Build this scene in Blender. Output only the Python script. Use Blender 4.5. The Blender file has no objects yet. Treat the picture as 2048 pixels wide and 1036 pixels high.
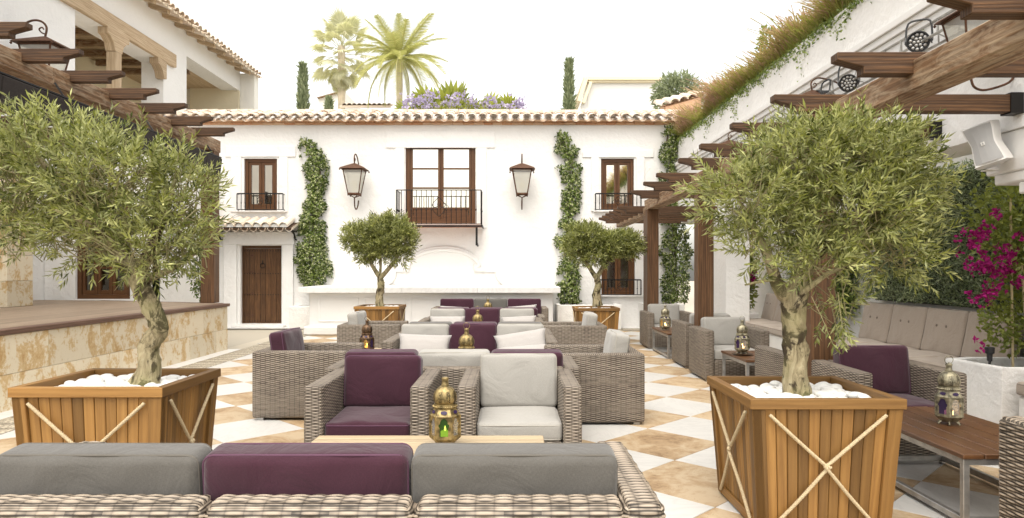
import bpy, bmesh, math, random
import numpy as np
from mathutils import Vector, Matrix, noise
R=math.radians; PI=math.pi
S=bpy.context.scene
COL=S.collection
# ---------------- camera, sky, sun, exposure ----------------
CH=1.43; FPX=1380.0
cam=bpy.data.cameras.new('camera'); co=bpy.data.objects.new('camera',cam); COL.objects.link(co)
co.location=(0,0,CH); co.rotation_euler=(R(90),0,0)
cam.lens=FPX/2048*36; cam.sensor_width=36; cam.shift_y=22/2048; cam.clip_start=.05; cam.clip_end=2000
S.camera=co
SUN_EL=66; SUN_AZ=192      # degrees; azimuth from +Y towards +X
w=bpy.data.worlds.new('World'); S.world=w; w.use_nodes=True
nt=w.node_tree; nt.nodes.clear()
sky=nt.nodes.new('ShaderNodeTexSky'); sky.sky_type='NISHITA'; sky.sun_disc=False
sky.sun_elevation=R(SUN_EL); sky.sun_rotation=R(SUN_AZ); sky.dust_density=3.0; sky.air_density=1.0
hs=nt.nodes.new('ShaderNodeHueSaturation'); hs.inputs['Saturation'].default_value=.22
mx=nt.nodes.new('ShaderNodeMix'); mx.data_type='RGBA'; mx.blend_type='MULTIPLY'; mx.inputs[0].default_value=1.0
mx.inputs[7].default_value=(1.0,.965,.90,1)
bg=nt.nodes.new('ShaderNodeBackground'); bg.inputs[1].default_value=.15
wo=nt.nodes.new('ShaderNodeOutputWorld')
nt.links.new(sky.outputs[0],hs.inputs['Color']); nt.links.new(hs.outputs[0],mx.inputs[6]); nt.links.new(mx.outputs[2],bg.inputs[0]); nt.links.new(bg.outputs[0],wo.inputs[0])
sl=bpy.data.lights.new('sun','SUN'); sl.energy=.85; sl.angle=R(70); sl.color=(1,.93,.82)
so=bpy.data.objects.new('sun',sl); COL.objects.link(so)
sd=Vector((math.sin(R(SUN_AZ))*math.cos(R(SUN_EL)),math.cos(R(SUN_AZ))*math.cos(R(SUN_EL)),math.sin(R(SUN_EL))))
so.rotation_euler=sd.to_track_quat('Z','Y').to_euler()
S.view_settings.view_transform='Standard'; S.view_settings.look='None'; S.view_settings.gamma=1
S.view_settings.exposure=1.40
S.cycles.max_bounces=8; S.cycles.transparent_max_bounces=12; S.cycles.caustics_reflective=False; S.cycles.caustics_refractive=False
try: S.cycles.use_denoising=True
except Exception: pass
rnd=random.Random(7)
def at(px,py,Y): return Vector(((px-1024)/FPX*Y, Y, CH-(py-540)/FPX*Y))

# ---------------- mesh helpers ----------------
def to_mesh(name,V,F,UV=None,mat=None,smooth=False,weld=0,bevel=0,mi=None,seg=1):
    me=bpy.data.meshes.new(name); me.from_pydata([tuple(v) for v in V],[],F)
    if UV is not None:
        l=me.uv_layers.new(name='UVMap'); flat=[c for f in UV for p in f for c in p]
        l.data.foreach_set('uv',flat)
    if mi: me.polygons.foreach_set('material_index',mi)
    if weld or bevel:
        bm=bmesh.new(); bm.from_mesh(me)
        bmesh.ops.remove_doubles(bm,verts=bm.verts,dist=weld or 1e-5)
        if bevel:
            ed=[e for e in bm.edges if len(e.link_faces)==2 and e.calc_face_angle(0)>R(35)]
            bmesh.ops.bevel(bm,geom=ed,offset=bevel,segments=seg,profile=.7,affect='EDGES',clamp_overlap=True)
        bm.to_mesh(me); bm.free()
    if smooth: me.polygons.foreach_set('use_smooth',[True]*len(me.polygons))
    if mat is not None:
        for m in (mat if isinstance(mat,(list,tuple)) else [mat]): me.materials.append(m)
    me.update(); return me
def np_mesh(name,V,Q,UV=None,mat=None,smooth=False):
    """V n*3, Q m*k faces, UV m*k*2"""
    me=bpy.data.meshes.new(name); n=len(V); m,k=Q.shape
    me.vertices.add(n); me.vertices.foreach_set('co',np.asarray(V,dtype=np.float32).ravel())
    me.loops.add(m*k); me.loops.foreach_set('vertex_index',Q.astype(np.int32).ravel())
    me.polygons.add(m); me.polygons.foreach_set('loop_start',np.arange(0,m*k,k,dtype=np.int32)); me.polygons.foreach_set('loop_total',np.full(m,k,dtype=np.int32))
    if UV is not None:
        l=me.uv_layers.new(name='UVMap'); l.data.foreach_set('uv',np.asarray(UV,dtype=np.float32).ravel())
    if smooth: me.polygons.foreach_set('use_smooth',np.ones(m,dtype=bool))
    me.update(calc_edges=True); me.validate()
    if mat is not None:
        for mm in (mat if isinstance(mat,(list,tuple)) else [mat]): me.materials.append(mm)
    return me
def smooth_path(P,n=4,closed=False):
    P=[Vector(p) for p in P]; out=[]
    L=len(P)
    rng=range(L if closed else L-1)
    for i in rng:
        if closed: p0,p1,p2,p3=P[(i-1)%L],P[i],P[(i+1)%L],P[(i+2)%L]
        else: p0,p1,p2,p3=P[max(i-1,0)],P[i],P[i+1],P[min(i+2,L-1)]
        for k in range(n):
            t=k/n
            out.append(.5*((2*p1)+(-p0+p2)*t+(2*p0-5*p1+4*p2-p3)*t*t+(-p0+3*p1-3*p2+p3)*t**3))
    if not closed: out.append(P[-1])
    return out
class MB:
    def __init__(s): s.v=[]; s.f=[]; s.uv=[]; s.mi=[]; s.k=0
    def quad(s,pts,uv=None):
        b=len(s.v); s.v+= [Vector(p) for p in pts]; s.f.append(tuple(range(b,b+len(pts))))
        s.uv.append(uv if uv else [(0,0)]*len(pts)); s.mi.append(s.k)
    def hexa(s,c,mode='grain'):
        """c: 8 corners order x fastest, then y, then z"""
        c=[Vector(p) for p in c]
        dims=[(c[1]-c[0]).length,(c[2]-c[0]).length,(c[4]-c[0]).length]
        F=[(0,2,3,1,2),(4,5,7,6,2),(0,1,5,4,1),(2,6,7,3,1),(0,4,6,2,0),(1,3,7,5,0)]
        lc=[(dims[0]*(i&1),dims[1]*((i>>1)&1),dims[2]*((i>>2)&1)) for i in range(8)]
        la=dims.index(max(dims))
        for a,b,d,e,ax in F:
            ot=[i for i in range(3) if i!=ax]
            if mode=='grain':
                if la in ot: u=la; v=[i for i in ot if i!=la][0]
                else: u,v=ot
                off=.37*ax
            else: u,v=ot; off=0
            s.quad([c[i] for i in (a,b,d,e)],[(lc[i][u],lc[i][v]+off) for i in (a,b,d,e)])
    def box(s,x0,x1,y0,y1,z0,z1,mode='grain',M=None):
        c=[Vector((x,y,z)) for z in (z0,z1) for y in (y0,y1) for x in (x0,x1)]
        if M is not None: c=[M@p for p in c]
        s.hexa(c,mode)
    def cbox(s,c,d,M=None,mode='grain'):
        s.box(c[0]-d[0]/2,c[0]+d[0]/2,c[1]-d[1]/2,c[1]+d[1]/2,c[2]-d[2]/2,c[2]+d[2]/2,mode,M)
    def beam(s,p,q,wd,ht):
        p=Vector(p);q=Vector(q); d=(q-p); L=d.length; rot=d.to_track_quat('X','Z').to_matrix().to_4x4()
        s.box(0,L,-wd/2,wd/2,-ht/2,ht/2,M=Matrix.Translation(p)@rot)
    def tube(s,P,r,seg=8,closed=False,cap=True,fn=None):
        P=[Vector(p) for p in P]; n=len(P)
        if not hasattr(r,'__len__'): r=[r]*n
        up=Vector((0,0,1)); rings=[]; ln=0; lens=[]
        prev=None
        for i in range(n):
            t=(P[(i+1)%n]-P[i-1]) if (closed or 0<i<n-1) else (P[1]-P[0] if i==0 else P[-1]-P[-2])
            if t.length<1e-9: t=Vector((0,0,1))
            t.normalize()
            if prev is None:
                a=t.orthogonal().normalized()
            else:
                a=prev-t*prev.dot(t)
                a=a.normalized() if a.length>1e-6 else t.orthogonal().normalized()
            prev=a; b=t.cross(a)
            if i>0: ln+=(P[i]-P[i-1]).length
            lens.append(ln); base=len(s.v)
            for k in range(seg):
                an=2*PI*k/seg; rr=r[i]*(fn(i/(n-1),an,P[i]) if fn else 1)
                s.v.append(P[i]+(a*math.cos(an)+b*math.sin(an))*rr)
            rings.append(base)
        m=n if closed else n-1
        for i in range(m):
            A=rings[i];B=rings[(i+1)%n]; la=lens[i]; lb=lens[i+1] if i+1<n else lens[i]+.01
            for k in range(seg):
                k2=(k+1)%seg; c=2*PI*max(r[i],1e-4)
                s.f.append((A+k,A+k2,B+k2,B+k)); s.uv.append([(la,c*k/seg),(la,c*(k+1)/seg),(lb,c*(k+1)/seg),(lb,c*k/seg)]); s.mi.append(s.k)
        if cap and not closed:
            for base,rev in ((rings[0],True),(rings[-1],False)):
                idx=[base+k for k in range(seg)]
                if rev: idx=idx[::-1]
                s.f.append(tuple(idx)); s.uv.append([(0,0)]*seg); s.mi.append(s.k)
    def lathe(s,prof,seg=16,c=(0,0,0),fn=None,rot=0):
        base=len(s.v); n=len(prof)
        for i,(r,z) in enumerate(prof):
            for k in range(seg):
                an=2*PI*k/seg+rot; rr=r*(fn(an,z) if fn else 1)
                s.v.append(Vector((c[0]+rr*math.cos(an),c[1]+rr*math.sin(an),c[2]+z)))
        for i in range(n-1):
            for k in range(seg):
                k2=(k+1)%seg
                s.f.append((base+i*seg+k,base+i*seg+k2,base+(i+1)*seg+k2,base+(i+1)*seg+k))
                s.uv.append([(k/seg,prof[i][1]),((k+1)/seg,prof[i][1]),((k+1)/seg,prof[i+1][1]),(k/seg,prof[i+1][1])]); s.mi.append(s.k)
        for i,rev in ((0,True),(n-1,False)):
            if prof[i][0]>1e-5:
                idx=[base+i*seg+k for k in range(seg)]
                s.f.append(tuple(idx[::-1] if rev else idx)); s.uv.append([(0,0)]*seg); s.mi.append(s.k)
    def prism(s,poly,fr,d0,d1):
        """poly: 2D list; fr(a,b,d)->Vector"""
        n=len(poly); A=[fr(a,b,d0) for a,b in poly]; B=[fr(a,b,d1) for a,b in poly]
        s.quad(A[::-1],[p for p in poly][::-1]); s.quad(B,list(poly))
        for i in range(n):
            j=(i+1)%n; l=math.dist(poly[i],poly[j])
            s.quad([A[i],A[j],B[j],B[i]],[(0,d0),(l,d0),(l,d1),(0,d1)])
    def mesh(s,name,mat,smooth=False,bevel=0,weld=0,org=None,seg=1):
        V=s.v if org is None else [v-Vector(org) for v in s.v]
        mi=s.mi if isinstance(mat,(list,tuple)) else None
        return to_mesh(name,V,s.f,s.uv,mat,smooth,weld,bevel,mi,seg)
def fixn(me):
    bm=bmesh.new(); bm.from_mesh(me); bmesh.ops.recalc_face_normals(bm,faces=bm.faces); bm.to_mesh(me); bm.free(); return me
def link(name,me,parent=None,loc=(0,0,0),rot=None,scale=None,label=None):
    o=bpy.data.objects.new(name,me); COL.objects.link(o)
    if parent is not None: o.parent=parent
    o.location=loc
    if rot is not None: o.rotation_euler=rot
    if scale is not None: o.scale=(scale,)*3 if not hasattr(scale,'__len__') else scale
    if label: o['label']=label
    return o
def thing(name,label,cat,loc=(0,0,0),rz=0,group=None,kind=None,me=None):
    o=bpy.data.objects.new(name,me); COL.objects.link(o); o.location=loc; o.rotation_euler=(0,0,rz)
    if label: o['label']=label
    if cat: o['category']=cat
    if group: o['group']=group
    if kind: o['kind']=kind
    return o
def part(name,mb,mat,T,smooth=False,bevel=0,weld=0,world=False,seg=1,label=None,parent=None,fix=False,kind=None):
    """mb in T's local frame, or in world coordinates when world"""
    me=mb.mesh(name,mat,smooth,bevel,weld,org=(T.location if world else None),seg=seg)
    if fix: fixn(me)
    o=link(name,me,parent if parent is not None else T,label=label)
    if kind: o['kind']=kind
    return o
def struct(name,mb,mat,**k):
    o=thing(name,k.pop('label',None),None,kind=k.pop('kind','structure'),me=mb.mesh(name,mat,**k)); return o
def copy_tree(o,parent=None):
    c=o.copy(); COL.objects.link(c)
    if parent is not None: c.parent=parent
    for ch in list(o.children): copy_tree(ch,c)
    return c
def rbox_np(sx,sy,sz,r,step,k=4,disp=None,puff=None,top='x',dense=None):
    """rounded box grid mesh arrays; top: axis along which strands run on the top"""
    h=np.array([sx,sy,sz])/2
    r=min(r,*(h*.98))
    def line(a,st):
        c=h[a]; 
        an=np.linspace(0,PI/4,k+1)
        off=r*(1-np.tan(np.linspace(PI/4,0,k+1)))
        L=2*(c-r); n=max(1,int(round(L/st)))
        mid=np.linspace(-(c-r),c-r,n+1)
        left=-c+off
        return np.concatenate([left[:-1],mid,(-left[:-1])[::-1]])
    Vs=[];Qs=[];Us=[];base=0
    for ax in range(3):
        o=[i for i in range(3) if i!=ax]
        for sg in (-1,1):
            if ax==2: u,v=(0,1) if top=='x' else (0,1)
            elif ax==0: u,v=1,2
            else: u,v=0,2
            if dense: du,dv=dense
            else: du=dv=step
            if ax==2 and top=='y': pass
            tu=line(u,du if not (ax==2 and False) else dv); tv=line(v,dv)
            U,Vv=np.meshgrid(tu,tv,indexing='ij')
            P=np.zeros(U.shape+(3,)); P[...,u]=U; P[...,v]=Vv; P[...,ax]=sg*h[ax]
            inner=np.clip(P,-(h-r),(h-r)); d=P-inner; nl=np.linalg.norm(d,axis=-1,keepdims=True); N=d/np.maximum(nl,1e-9)
            Pn=inner+N*r
            if disp is not None:
                e=np.minimum(np.minimum(U-tu[0],tu[-1]-U)/.01,np.minimum(Vv-tv[0],tv[-1]-Vv)/.01)
                Pn=Pn+N*(disp(U+9,Vv+9)*np.clip(e,0,1))[...,None]
            if puff is not None: Pn=puff(Pn,N)
            nu,nv=U.shape
            idx=(np.arange(nu)[:,None]*nv+np.arange(nv)[None,:])+base
            q=np.stack([idx[:-1,:-1],idx[1:,:-1],idx[1:,1:],idx[:-1,1:]],-1).reshape(-1,4)
            uvg=np.stack([U+9,Vv+9],-1)
            uv=np.stack([uvg[:-1,:-1],uvg[1:,:-1],uvg[1:,1:],uvg[:-1,1:]],-2).reshape(-1,4,2)
            # orientation
            tri=np.cross(np.eye(3)[u],np.eye(3)[v])[ax]*sg
            if tri<0: q=q[:,::-1]; uv=uv[:,::-1]
            Vs.append(Pn.reshape(-1,3)); Qs.append(q); Us.append(uv); base+=nu*nv
    return np.concatenate(Vs),np.concatenate(Qs),np.concatenate(Us)
def rbox(name,sx,sy,sz,r,mat,step=10,k=3,disp=None,puff=None,dense=None,weld=True):
    V,Q,U=rbox_np(sx,sy,sz,r,step,k,disp,puff,dense=dense)
    me=np_mesh(name,V,Q,U,mat,smooth=True)
    if weld:
        bm=bmesh.new(); bm.from_mesh(me); bmesh.ops.remove_doubles(bm,verts=bm.verts,dist=1e-5); bm.to_mesh(me); bm.free()
        me.polygons.foreach_set('use_smooth',[True]*len(me.polygons))
    return me

# ---------------- materials ----------------
class G:
    def __init__(s,name):
        s.m=bpy.data.materials.new(name); s.m.use_nodes=True; s.t=s.m.node_tree; s.t.nodes.clear()
        s.out=s.n('OutputMaterial')
    def n(s,ty,**k):
        nd=s.t.nodes.new('ShaderNode'+ty)
        for a,b in k.items(): setattr(nd,a,b)
        return nd
    def l(s,a,b): s.t.links.new(a,b)
    def val(s,sock,v):
        if hasattr(v,'is_linked') or isinstance(v,bpy.types.NodeSocket): s.l(v,sock)
        else: sock.default_value=v
    def math(s,op,a,b=0.0,c=0.0):
        m=s.n('Math',operation=op); s.val(m.inputs[0],a); s.val(m.inputs[1],b)
        if len(m.inputs)>2: s.val(m.inputs[2],c)
        return m.outputs[0]
    def mix(s,f,a,b,bt='MIX'):
        m=s.n('Mix',data_type='RGBA',blend_type=bt); s.val(m.inputs[0],f)
        for so,v in ((m.inputs[6],a),(m.inputs[7],b)):
            s.val(so,(*v,1) if isinstance(v,(tuple,list)) and len(v)==3 else v)
        return m.outputs[2]
    def ramp(s,f,stops):
        r=s.n('ValToRGB'); e=r.color_ramp.elements
        while len(e)<len(stops): e.new(.5)
        for i,(p,c) in enumerate(stops):
            e[i].position=p; e[i].color=(*c,1) if hasattr(c,'__len__') else (c,c,c,1)
        s.val(r.inputs[0],f); return r.outputs[0]
    def mapping(s,vec,sc=(1,1,1),loc=(0,0,0)):
        m=s.n('Mapping'); s.l(vec,m.inputs[0]); m.inputs['Scale'].default_value=sc
        s.val(m.inputs['Location'],loc) ; return m.outputs[0]
    def noise(s,vec,scale,detail=4,rough=.55,dist=0):
        m=s.n('TexNoise'); s.l(vec,m.inputs['Vector']); m.inputs['Scale'].default_value=scale; m.inputs['Detail'].default_value=detail
        m.inputs['Roughness'].default_value=rough; m.inputs['Distortion'].default_value=dist
        return m.outputs[0]
    def pos(s): return s.n('NewGeometry').outputs['Position']
    def uv(s): return s.n('TexCoord').outputs['UV']
    def obj(s): return s.n('TexCoord').outputs['Object']
    def rand(s): return s.n('ObjectInfo').outputs['Random']
    def bump(s,h,st=.3,dist=.01,nrm=None):
        b=s.n('Bump'); s.val(b.inputs['Height'],h); b.inputs['Strength'].default_value=st; b.inputs['Distance'].default_value=dist
        if nrm is not None: s.l(nrm,b.inputs['Normal'])
        return b.outputs[0]
    def bsdf(s,col,rough=.6,metal=0,nrm=None,spec=.5,**k):
        b=s.n('BsdfPrincipled'); s.val(b.inputs['Base Color'],(*col,1) if isinstance(col,tuple) and len(col)==3 else col)
        s.val(b.inputs['Roughness'],rough); s.val(b.inputs['Metallic'],metal); b.inputs['Specular IOR Level'].default_value=spec
        if nrm is not None: s.l(nrm,b.inputs['Normal'])
        for a,v in k.items(): s.val(b.inputs[a.replace('_',' ')],v)
        return b.outputs[0]
    def done(s,sh): s.l(sh,s.out.inputs[0]); return s.m
def plain(name,col,rough=.6,metal=0,spec=.5,bump=0,bs=60,var=.0):
    g=G(name); c=col
    if var:
        n=g.noise(g.pos(),bs*.2,3); c=g.mix(g.ramp(n,[(.3,0.0),(.7,1.0)]),tuple(x*(1-var) for x in col),tuple(min(1,x*(1+var)) for x in col))
    nr=g.bump(g.noise(g.pos(),bs,4),bump,.01) if bump else None
    return g.done(g.bsdf(c,rough,metal,nr,spec))
def m_stucco(name='white_stucco',col=(.815,.805,.785),b=.8):
    g=G(name); p=g.pos(); n1=g.noise(p,2.2,4,.6,.6); n2=g.noise(p,14,4,.6); n3=g.noise(p,.5,2)
    h=g.math('ADD',g.math('MULTIPLY',n1,.8),g.math('MULTIPLY',n2,.28))
    c=g.mix(g.ramp(n3,[(.3,0.0),(.7,1.0)]),tuple(x*.965 for x in col),col)
    return g.done(g.bsdf(c,.85,0,g.bump(h,b,.05),.2))
def m_wood(name,dk,md,lt,rough=.55,gs=1.0,bump=.3,var=.35,weather=None,spec=.35,wave=.13):
    g=G(name); r=g.rand(); cv=g.n('CombineXYZ'); g.val(cv.inputs[0],g.math('MULTIPLY',r,37.0)); g.val(cv.inputs[1],g.math('MULTIPLY',r,11.3))
    v=g.mapping(g.uv(),(1,1,1),cv.outputs[0])
    n1=g.noise(g.mapping(v,(1.6*gs,26*gs,1)),1,5,.6,.8)
    n2=g.noise(g.mapping(v,(5*gs,170*gs,1)),1,4,.6)
    wv=g.n('TexWave'); wv.bands_direction='Y'; g.l(g.mapping(v,(.5*gs,7*gs,1)),wv.inputs['Vector']); wv.inputs['Scale'].default_value=1.6; wv.inputs['Distortion'].default_value=9; wv.inputs['Detail'].default_value=3; wv.inputs['Detail Scale'].default_value=1.2
    f=g.math('ADD',g.math('MULTIPLY',n1,.52),g.math('ADD',g.math('MULTIPLY',n2,.26),g.math('MULTIPLY',wv.outputs['Fac'],wave)))
    c=g.ramp(f,[(.28,dk),(.5,md),(.72,lt)])
    k=g.math('ADD',1-var/2,g.math('MULTIPLY',r,var))
    c=g.mix(1.0,c,g.n('CombineColor').outputs[0],'MULTIPLY') if False else c
    hsv=g.n('HueSaturation'); g.l(c,hsv.inputs['Color']); g.val(hsv.inputs['Value'],k); c=hsv.outputs[0]
    if weather:
        nw=g.ramp(g.noise(g.mapping(v,(2.5,9,1)),1.5,5,.65,1.5),[(.42,0.0),(.62,1.0)])
        fw=g.math('MULTIPLY',nw,weather[1]); c=g.mix(fw,c,g.ramp(f,[(.3,tuple(x*.55 for x in weather[0])),(.65,weather[0])]))
    return g.done(g.bsdf(c,rough,0,g.bump(f,bump,.01),spec))
def m_rattan(name,p=.0095,q=.046,amp=.38,lt=(.375,.315,.25),dk=(.040,.030,.022),bump=.8,geo=False):
    g=G(name); sp=g.n('SeparateXYZ'); g.l(g.uv(),sp.inputs[0]); u,v=sp.outputs[0],sp.outputs[1]
    vr=g.math('DIVIDE',v,p); row=g.math('FLOOR',vr); fr=g.math('SUBTRACT',vr,row)
    prof=g.math('POWER',g.math('SINE',g.math('MULTIPLY',fr,PI)),1.0 if geo else .6)
    ph=g.math('COSINE',g.math('ADD',g.math('MULTIPLY',u,PI/q),g.math('MULTIPLY',row,PI)))
    h=g.math('MULTIPLY',prof,g.math('ADD',1-amp,g.math('MULTIPLY',ph,amp)))
    h=g.math('MULTIPLY',h,g.math('SUBTRACT',1.0,g.math('MULTIPLY',.42,g.math('POWER',g.math('SUBTRACT',1.0,g.math('ABSOLUTE',ph)),3.0))))
    wn=g.n('TexWhiteNoise',noise_dimensions='2D'); cb=g.n('CombineXYZ'); g.l(row,cb.inputs[0]); g.l(g.math('FLOOR',g.math('MULTIPLY',u,.5/q)),cb.inputs[1]); g.l(cb.outputs[0],wn.inputs['Vector'])
    big=g.noise(g.pos(),3.5,3)
    f=g.math('ADD',g.math('MULTIPLY',h,.8),g.math('ADD',g.math('MULTIPLY',wn.outputs[0],.16),g.math('MULTIPLY',g.math('SUBTRACT',big,.5),.25)))
    md=tuple((a*.45+b*.55) for a,b in zip(dk,lt))
    c=g.ramp(f,[(.22,dk),(.48,md),(.85,lt)])  # colour follows weave height, painting shade into gaps and dips
    if geo: return g.done(g.bsdf(c,.5,0,None,.35))
    return g.done(g.bsdf(c,.55,0,g.bump(h,bump,p*.5),.3))
def m_fabric(name,col,scale=420,var=.13):
    g=G(name); v=g.uv(); a=g.noise(g.mapping(v,(1,.25,1)),scale,2,.6); b=g.noise(g.mapping(v,(.25,1,1)),scale,2,.6); n=g.noise(v,9,3)
    f=g.math('ADD',g.math('MULTIPLY',a,.5),g.math('MULTIPLY',b,.5))
    c=g.mix(g.ramp(f,[(.35,0.0),(.65,1.0)]),tuple(x*(1-var*1.6) for x in col),tuple(min(1,x*(1+var)) for x in col))
    c=g.mix(g.math('MULTIPLY',n,.18),c,tuple(x*.75 for x in col))
    nr=g.bump(f,.18,.001); nr=g.bump(g.noise(v,5,4,.55,.9),.42,.03,nr)
    return g.done(g.bsdf(c,.92,0,nr,.15,Sheen_Weight=.25,Sheen_Roughness=.5))
def m_leaf(name,stops,back=None,trans=.35,rough=.5,spec=.4):
    g=G(name); sp=g.n('SeparateXYZ'); g.l(g.uv(),sp.inputs[0])
    c=g.ramp(sp.outputs[0],stops)
    if back: c=g.mix(g.n('NewGeometry').outputs['Backfacing'],c,g.mix(.65,c,back))
    b=g.bsdf(c,rough,0,None,spec)
    t=g.n('BsdfTranslucent'); g.l(g.mix(.5,c,(.55,.6,.08),'MIX') if trans>.3 else c,t.inputs[0])
    m=g.n('MixShader'); m.inputs[0].default_value=trans; g.l(b,m.inputs[1]); g.l(t.outputs[0],m.inputs[2])
    return g.done(m.outputs[0])
def m_travertine(name,lt,md,dk,sc=1.0,white=.5):
    g=G(name); r=g.rand(); cv=g.n('CombineXYZ'); g.val(cv.inputs[0],g.math('MULTIPLY',r,31.0)); g.val(cv.inputs[2],g.math('MULTIPLY',r,17.0))
    v=g.mapping(g.obj(),(1,1,1),cv.outputs[0]); n=g.noise(g.mapping(v,(1,1,.6)),2.6*sc,7,.68,.5); n2=g.noise(v,16*sc,5,.65)
    vo=g.n('TexVoronoi'); g.l(g.mapping(v,(1,1,1)),vo.inputs['Vector']); vo.inputs['Scale'].default_value=38*sc
    f=g.math('ADD',g.math('MULTIPLY',n,.75),g.math('MULTIPLY',n2,.25))
    c=g.ramp(f,[(.36,dk),(.46,md),(white,lt),(.75,tuple(min(1,x*1.05) for x in lt))])
    pm=g.math('MULTIPLY',g.ramp(vo.outputs[0],[(.10,1.0),(.2,0.0)]),g.ramp(g.noise(v,5*sc,3),[(.52,0.0),(.62,1.0)]))
    c=g.mix(g.math('MULTIPLY',pm,.75),c,(.10,.06,.03))
    h=g.math('SUBTRACT',f,g.math('MULTIPLY',pm,.6))
    k=g.math('ADD',.88,g.math('MULTIPLY',r,.24)); hsv=g.n('HueSaturation'); g.l(c,hsv.inputs['Color']); g.val(hsv.inputs['Value'],k)
    return g.done(g.bsdf(hsv.outputs[0],.6,0,g.bump(h,.35,.01),.3))
def m_marble(name,col=(.70,.69,.66)):
    g=G(name); r=g.rand(); cv=g.n('CombineXYZ'); g.val(cv.inputs[0],g.math('MULTIPLY',r,31.0)); v=g.mapping(g.obj(),(1,1,1),cv.outputs[0])
    n=g.noise(g.mapping(v,(1,2.5,1)),2.2,6,.6,1.6); n2=g.noise(v,7,4)
    vein=g.ramp(n,[(.44,0.0),(.5,1.0),(.56,0.0)])
    c=g.mix(g.math('MULTIPLY',vein,.35),col,tuple(x*.72 for x in col)); c=g.mix(g.math('MULTIPLY',n2,.25),c,tuple(x*.85 for x in col))
    k=g.math('ADD',.93,g.math('MULTIPLY',r,.1)); hsv=g.n('HueSaturation'); g.l(c,hsv.inputs['Color']); g.val(hsv.inputs['Value'],k)
    return g.done(g.bsdf(hsv.outputs[0],.35,0,None,.4))
def m_clay(name,a,b,c_):
    g=G(name); r=g.rand(); v=g.obj(); n=g.noise(v,6,5,.65); n2=g.noise(v,40,3)
    c=g.ramp(g.math('ADD',g.math('MULTIPLY',r,.55),g.math('MULTIPLY',n,.45)),[(.2,a),(.5,b),(.8,c_)])
    c=g.mix(g.math('MULTIPLY',g.ramp(n2,[(.5,0.0),(.7,1.0)]),.3),c,(.75,.7,.62))
    return g.done(g.bsdf(c,.85,0,g.bump(n,.4,.02),.2))
def m_bark(name='olive_bark'):
    g=G(name); v=g.obj(); n=g.noise(g.mapping(v,(1,1,.3)),26,6,.7,1.2); n2=g.noise(g.mapping(v,(1,1,.7)),9,5,.65,.6)
    c=g.ramp(n,[(.3,(.12,.095,.055)),(.5,(.33,.275,.165)),(.7,(.46,.40,.26))])
    c=g.mix(g.ramp(n2,[(.51,0.0),(.56,.92)]),c,(.04,.028,.018)); c=g.mix(g.math('MULTIPLY',g.ramp(g.noise(v,5,2),[(.45,0.0),(.65,1.0)]),.35),c,(.30,.30,.12))
    return g.done(g.bsdf(c,.85,0,g.bump(g.math('ADD',n,n2),.7,.02),.2))
def m_window(name,k=.72):
    g=G(name); gl=g.n('BsdfGlossy'); gl.inputs[0].default_value=(.84,.79,.69,1); gl.inputs[1].default_value=.03
    g.l(g.bump(g.noise(g.pos(),1.3,2),.05,.02),gl.inputs['Normal'])
    d=g.n('BsdfTransparent'); d.inputs[0].default_value=(.8,.78,.72,1); m=g.n('MixShader'); m.inputs[0].default_value=1-k
    g.l(gl.outputs[0],m.inputs[1]); g.l(d.outputs[0],m.inputs[2]); return g.done(m.outputs[0])
def m_glass(name,col,tr=.7,bump=0,diff=.0):
    g=G(name); t=g.n('BsdfTransparent'); t.inputs[0].default_value=(*col,1)
    nr=g.bump(g.noise(g.obj(),bump,2,.5),.8,.01) if bump else None
    b=g.bsdf(col,.12 if not bump else .3,0,nr,.6); m=g.n('MixShader'); m.inputs[0].default_value=1-tr; g.l(t.outputs[0],m.inputs[1]); g.l(b,m.inputs[2]); return g.done(m.outputs[0])
def m_emit(name,col,s):
    g=G(name); e=g.n('Emission'); e.inputs[0].default_value=(*col,1); e.inputs[1].default_value=s; return g.done(e.outputs[0])
M={}
M['stucco']=m_stucco(); M['cream']=m_stucco('cream_stucco',(.80,.72,.54),.3); M['trim']=m_stucco('smooth_white_stucco',(.79,.78,.76),.12)
M['hazy']=plain('pale_far_wall',(.86,.84,.78),.9)  # far wall colour with the haze of distance mixed in
M['beam']=m_wood('dark_stained_pine',(.026,.012,.005),(.078,.038,.016),(.20,.10,.042),.6,1,.6,.25)
M['beamw']=m_wood('weathered_pine_beam',(.07,.033,.015),(.25,.14,.07),(.47,.31,.18),.7,.6,1.0,.2,((.56,.43,.29),.7),wave=.10)
M['palebeam']=m_wood('bleached_lit_timber',(.30,.21,.12),(.50,.38,.25),(.66,.54,.39),.75,.8,.8,.2)  # bleached timber; the light on the rafter tails is also in this colour
M['post']=m_wood('red_brown_post',(.042,.020,.009),(.125,.062,.028),(.25,.13,.06),.55,1,.4,.1)
M['teak']=m_wood('teak_slat',(.17,.083,.022),(.245,.128,.036),(.33,.185,.058),.5,.8,.25,.8,wave=.10)
M['hard']=m_wood('dark_hardwood_slat',(.075,.032,.013),(.125,.057,.023),(.18,.088,.038),.38,1.2,.15,.25,None,.5)
M['pale']=m_wood('pale_teak_slat',(.32,.24,.14),(.44,.345,.22),(.53,.43,.29),.5,1.1,.15,.15)
M['deck']=m_wood('grey_brown_decking',(.17,.12,.08),(.27,.205,.145),(.36,.285,.21),.6,1,.3,.25)
M['deckedge']=m_wood('brown_deck_nosing',(.085,.045,.03),(.14,.08,.055),(.2,.12,.085),.6,1,.2,.15)
M['door']=m_wood('old_oak_door',(.028,.012,.005),(.11,.05,.018),(.25,.13,.05),.6,1.6,.6,.5)
M['winwood']=m_wood('varnished_window_wood',(.055,.022,.008),(.115,.050,.018),(.17,.08,.03),.45,1.2,.2,.1)
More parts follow.
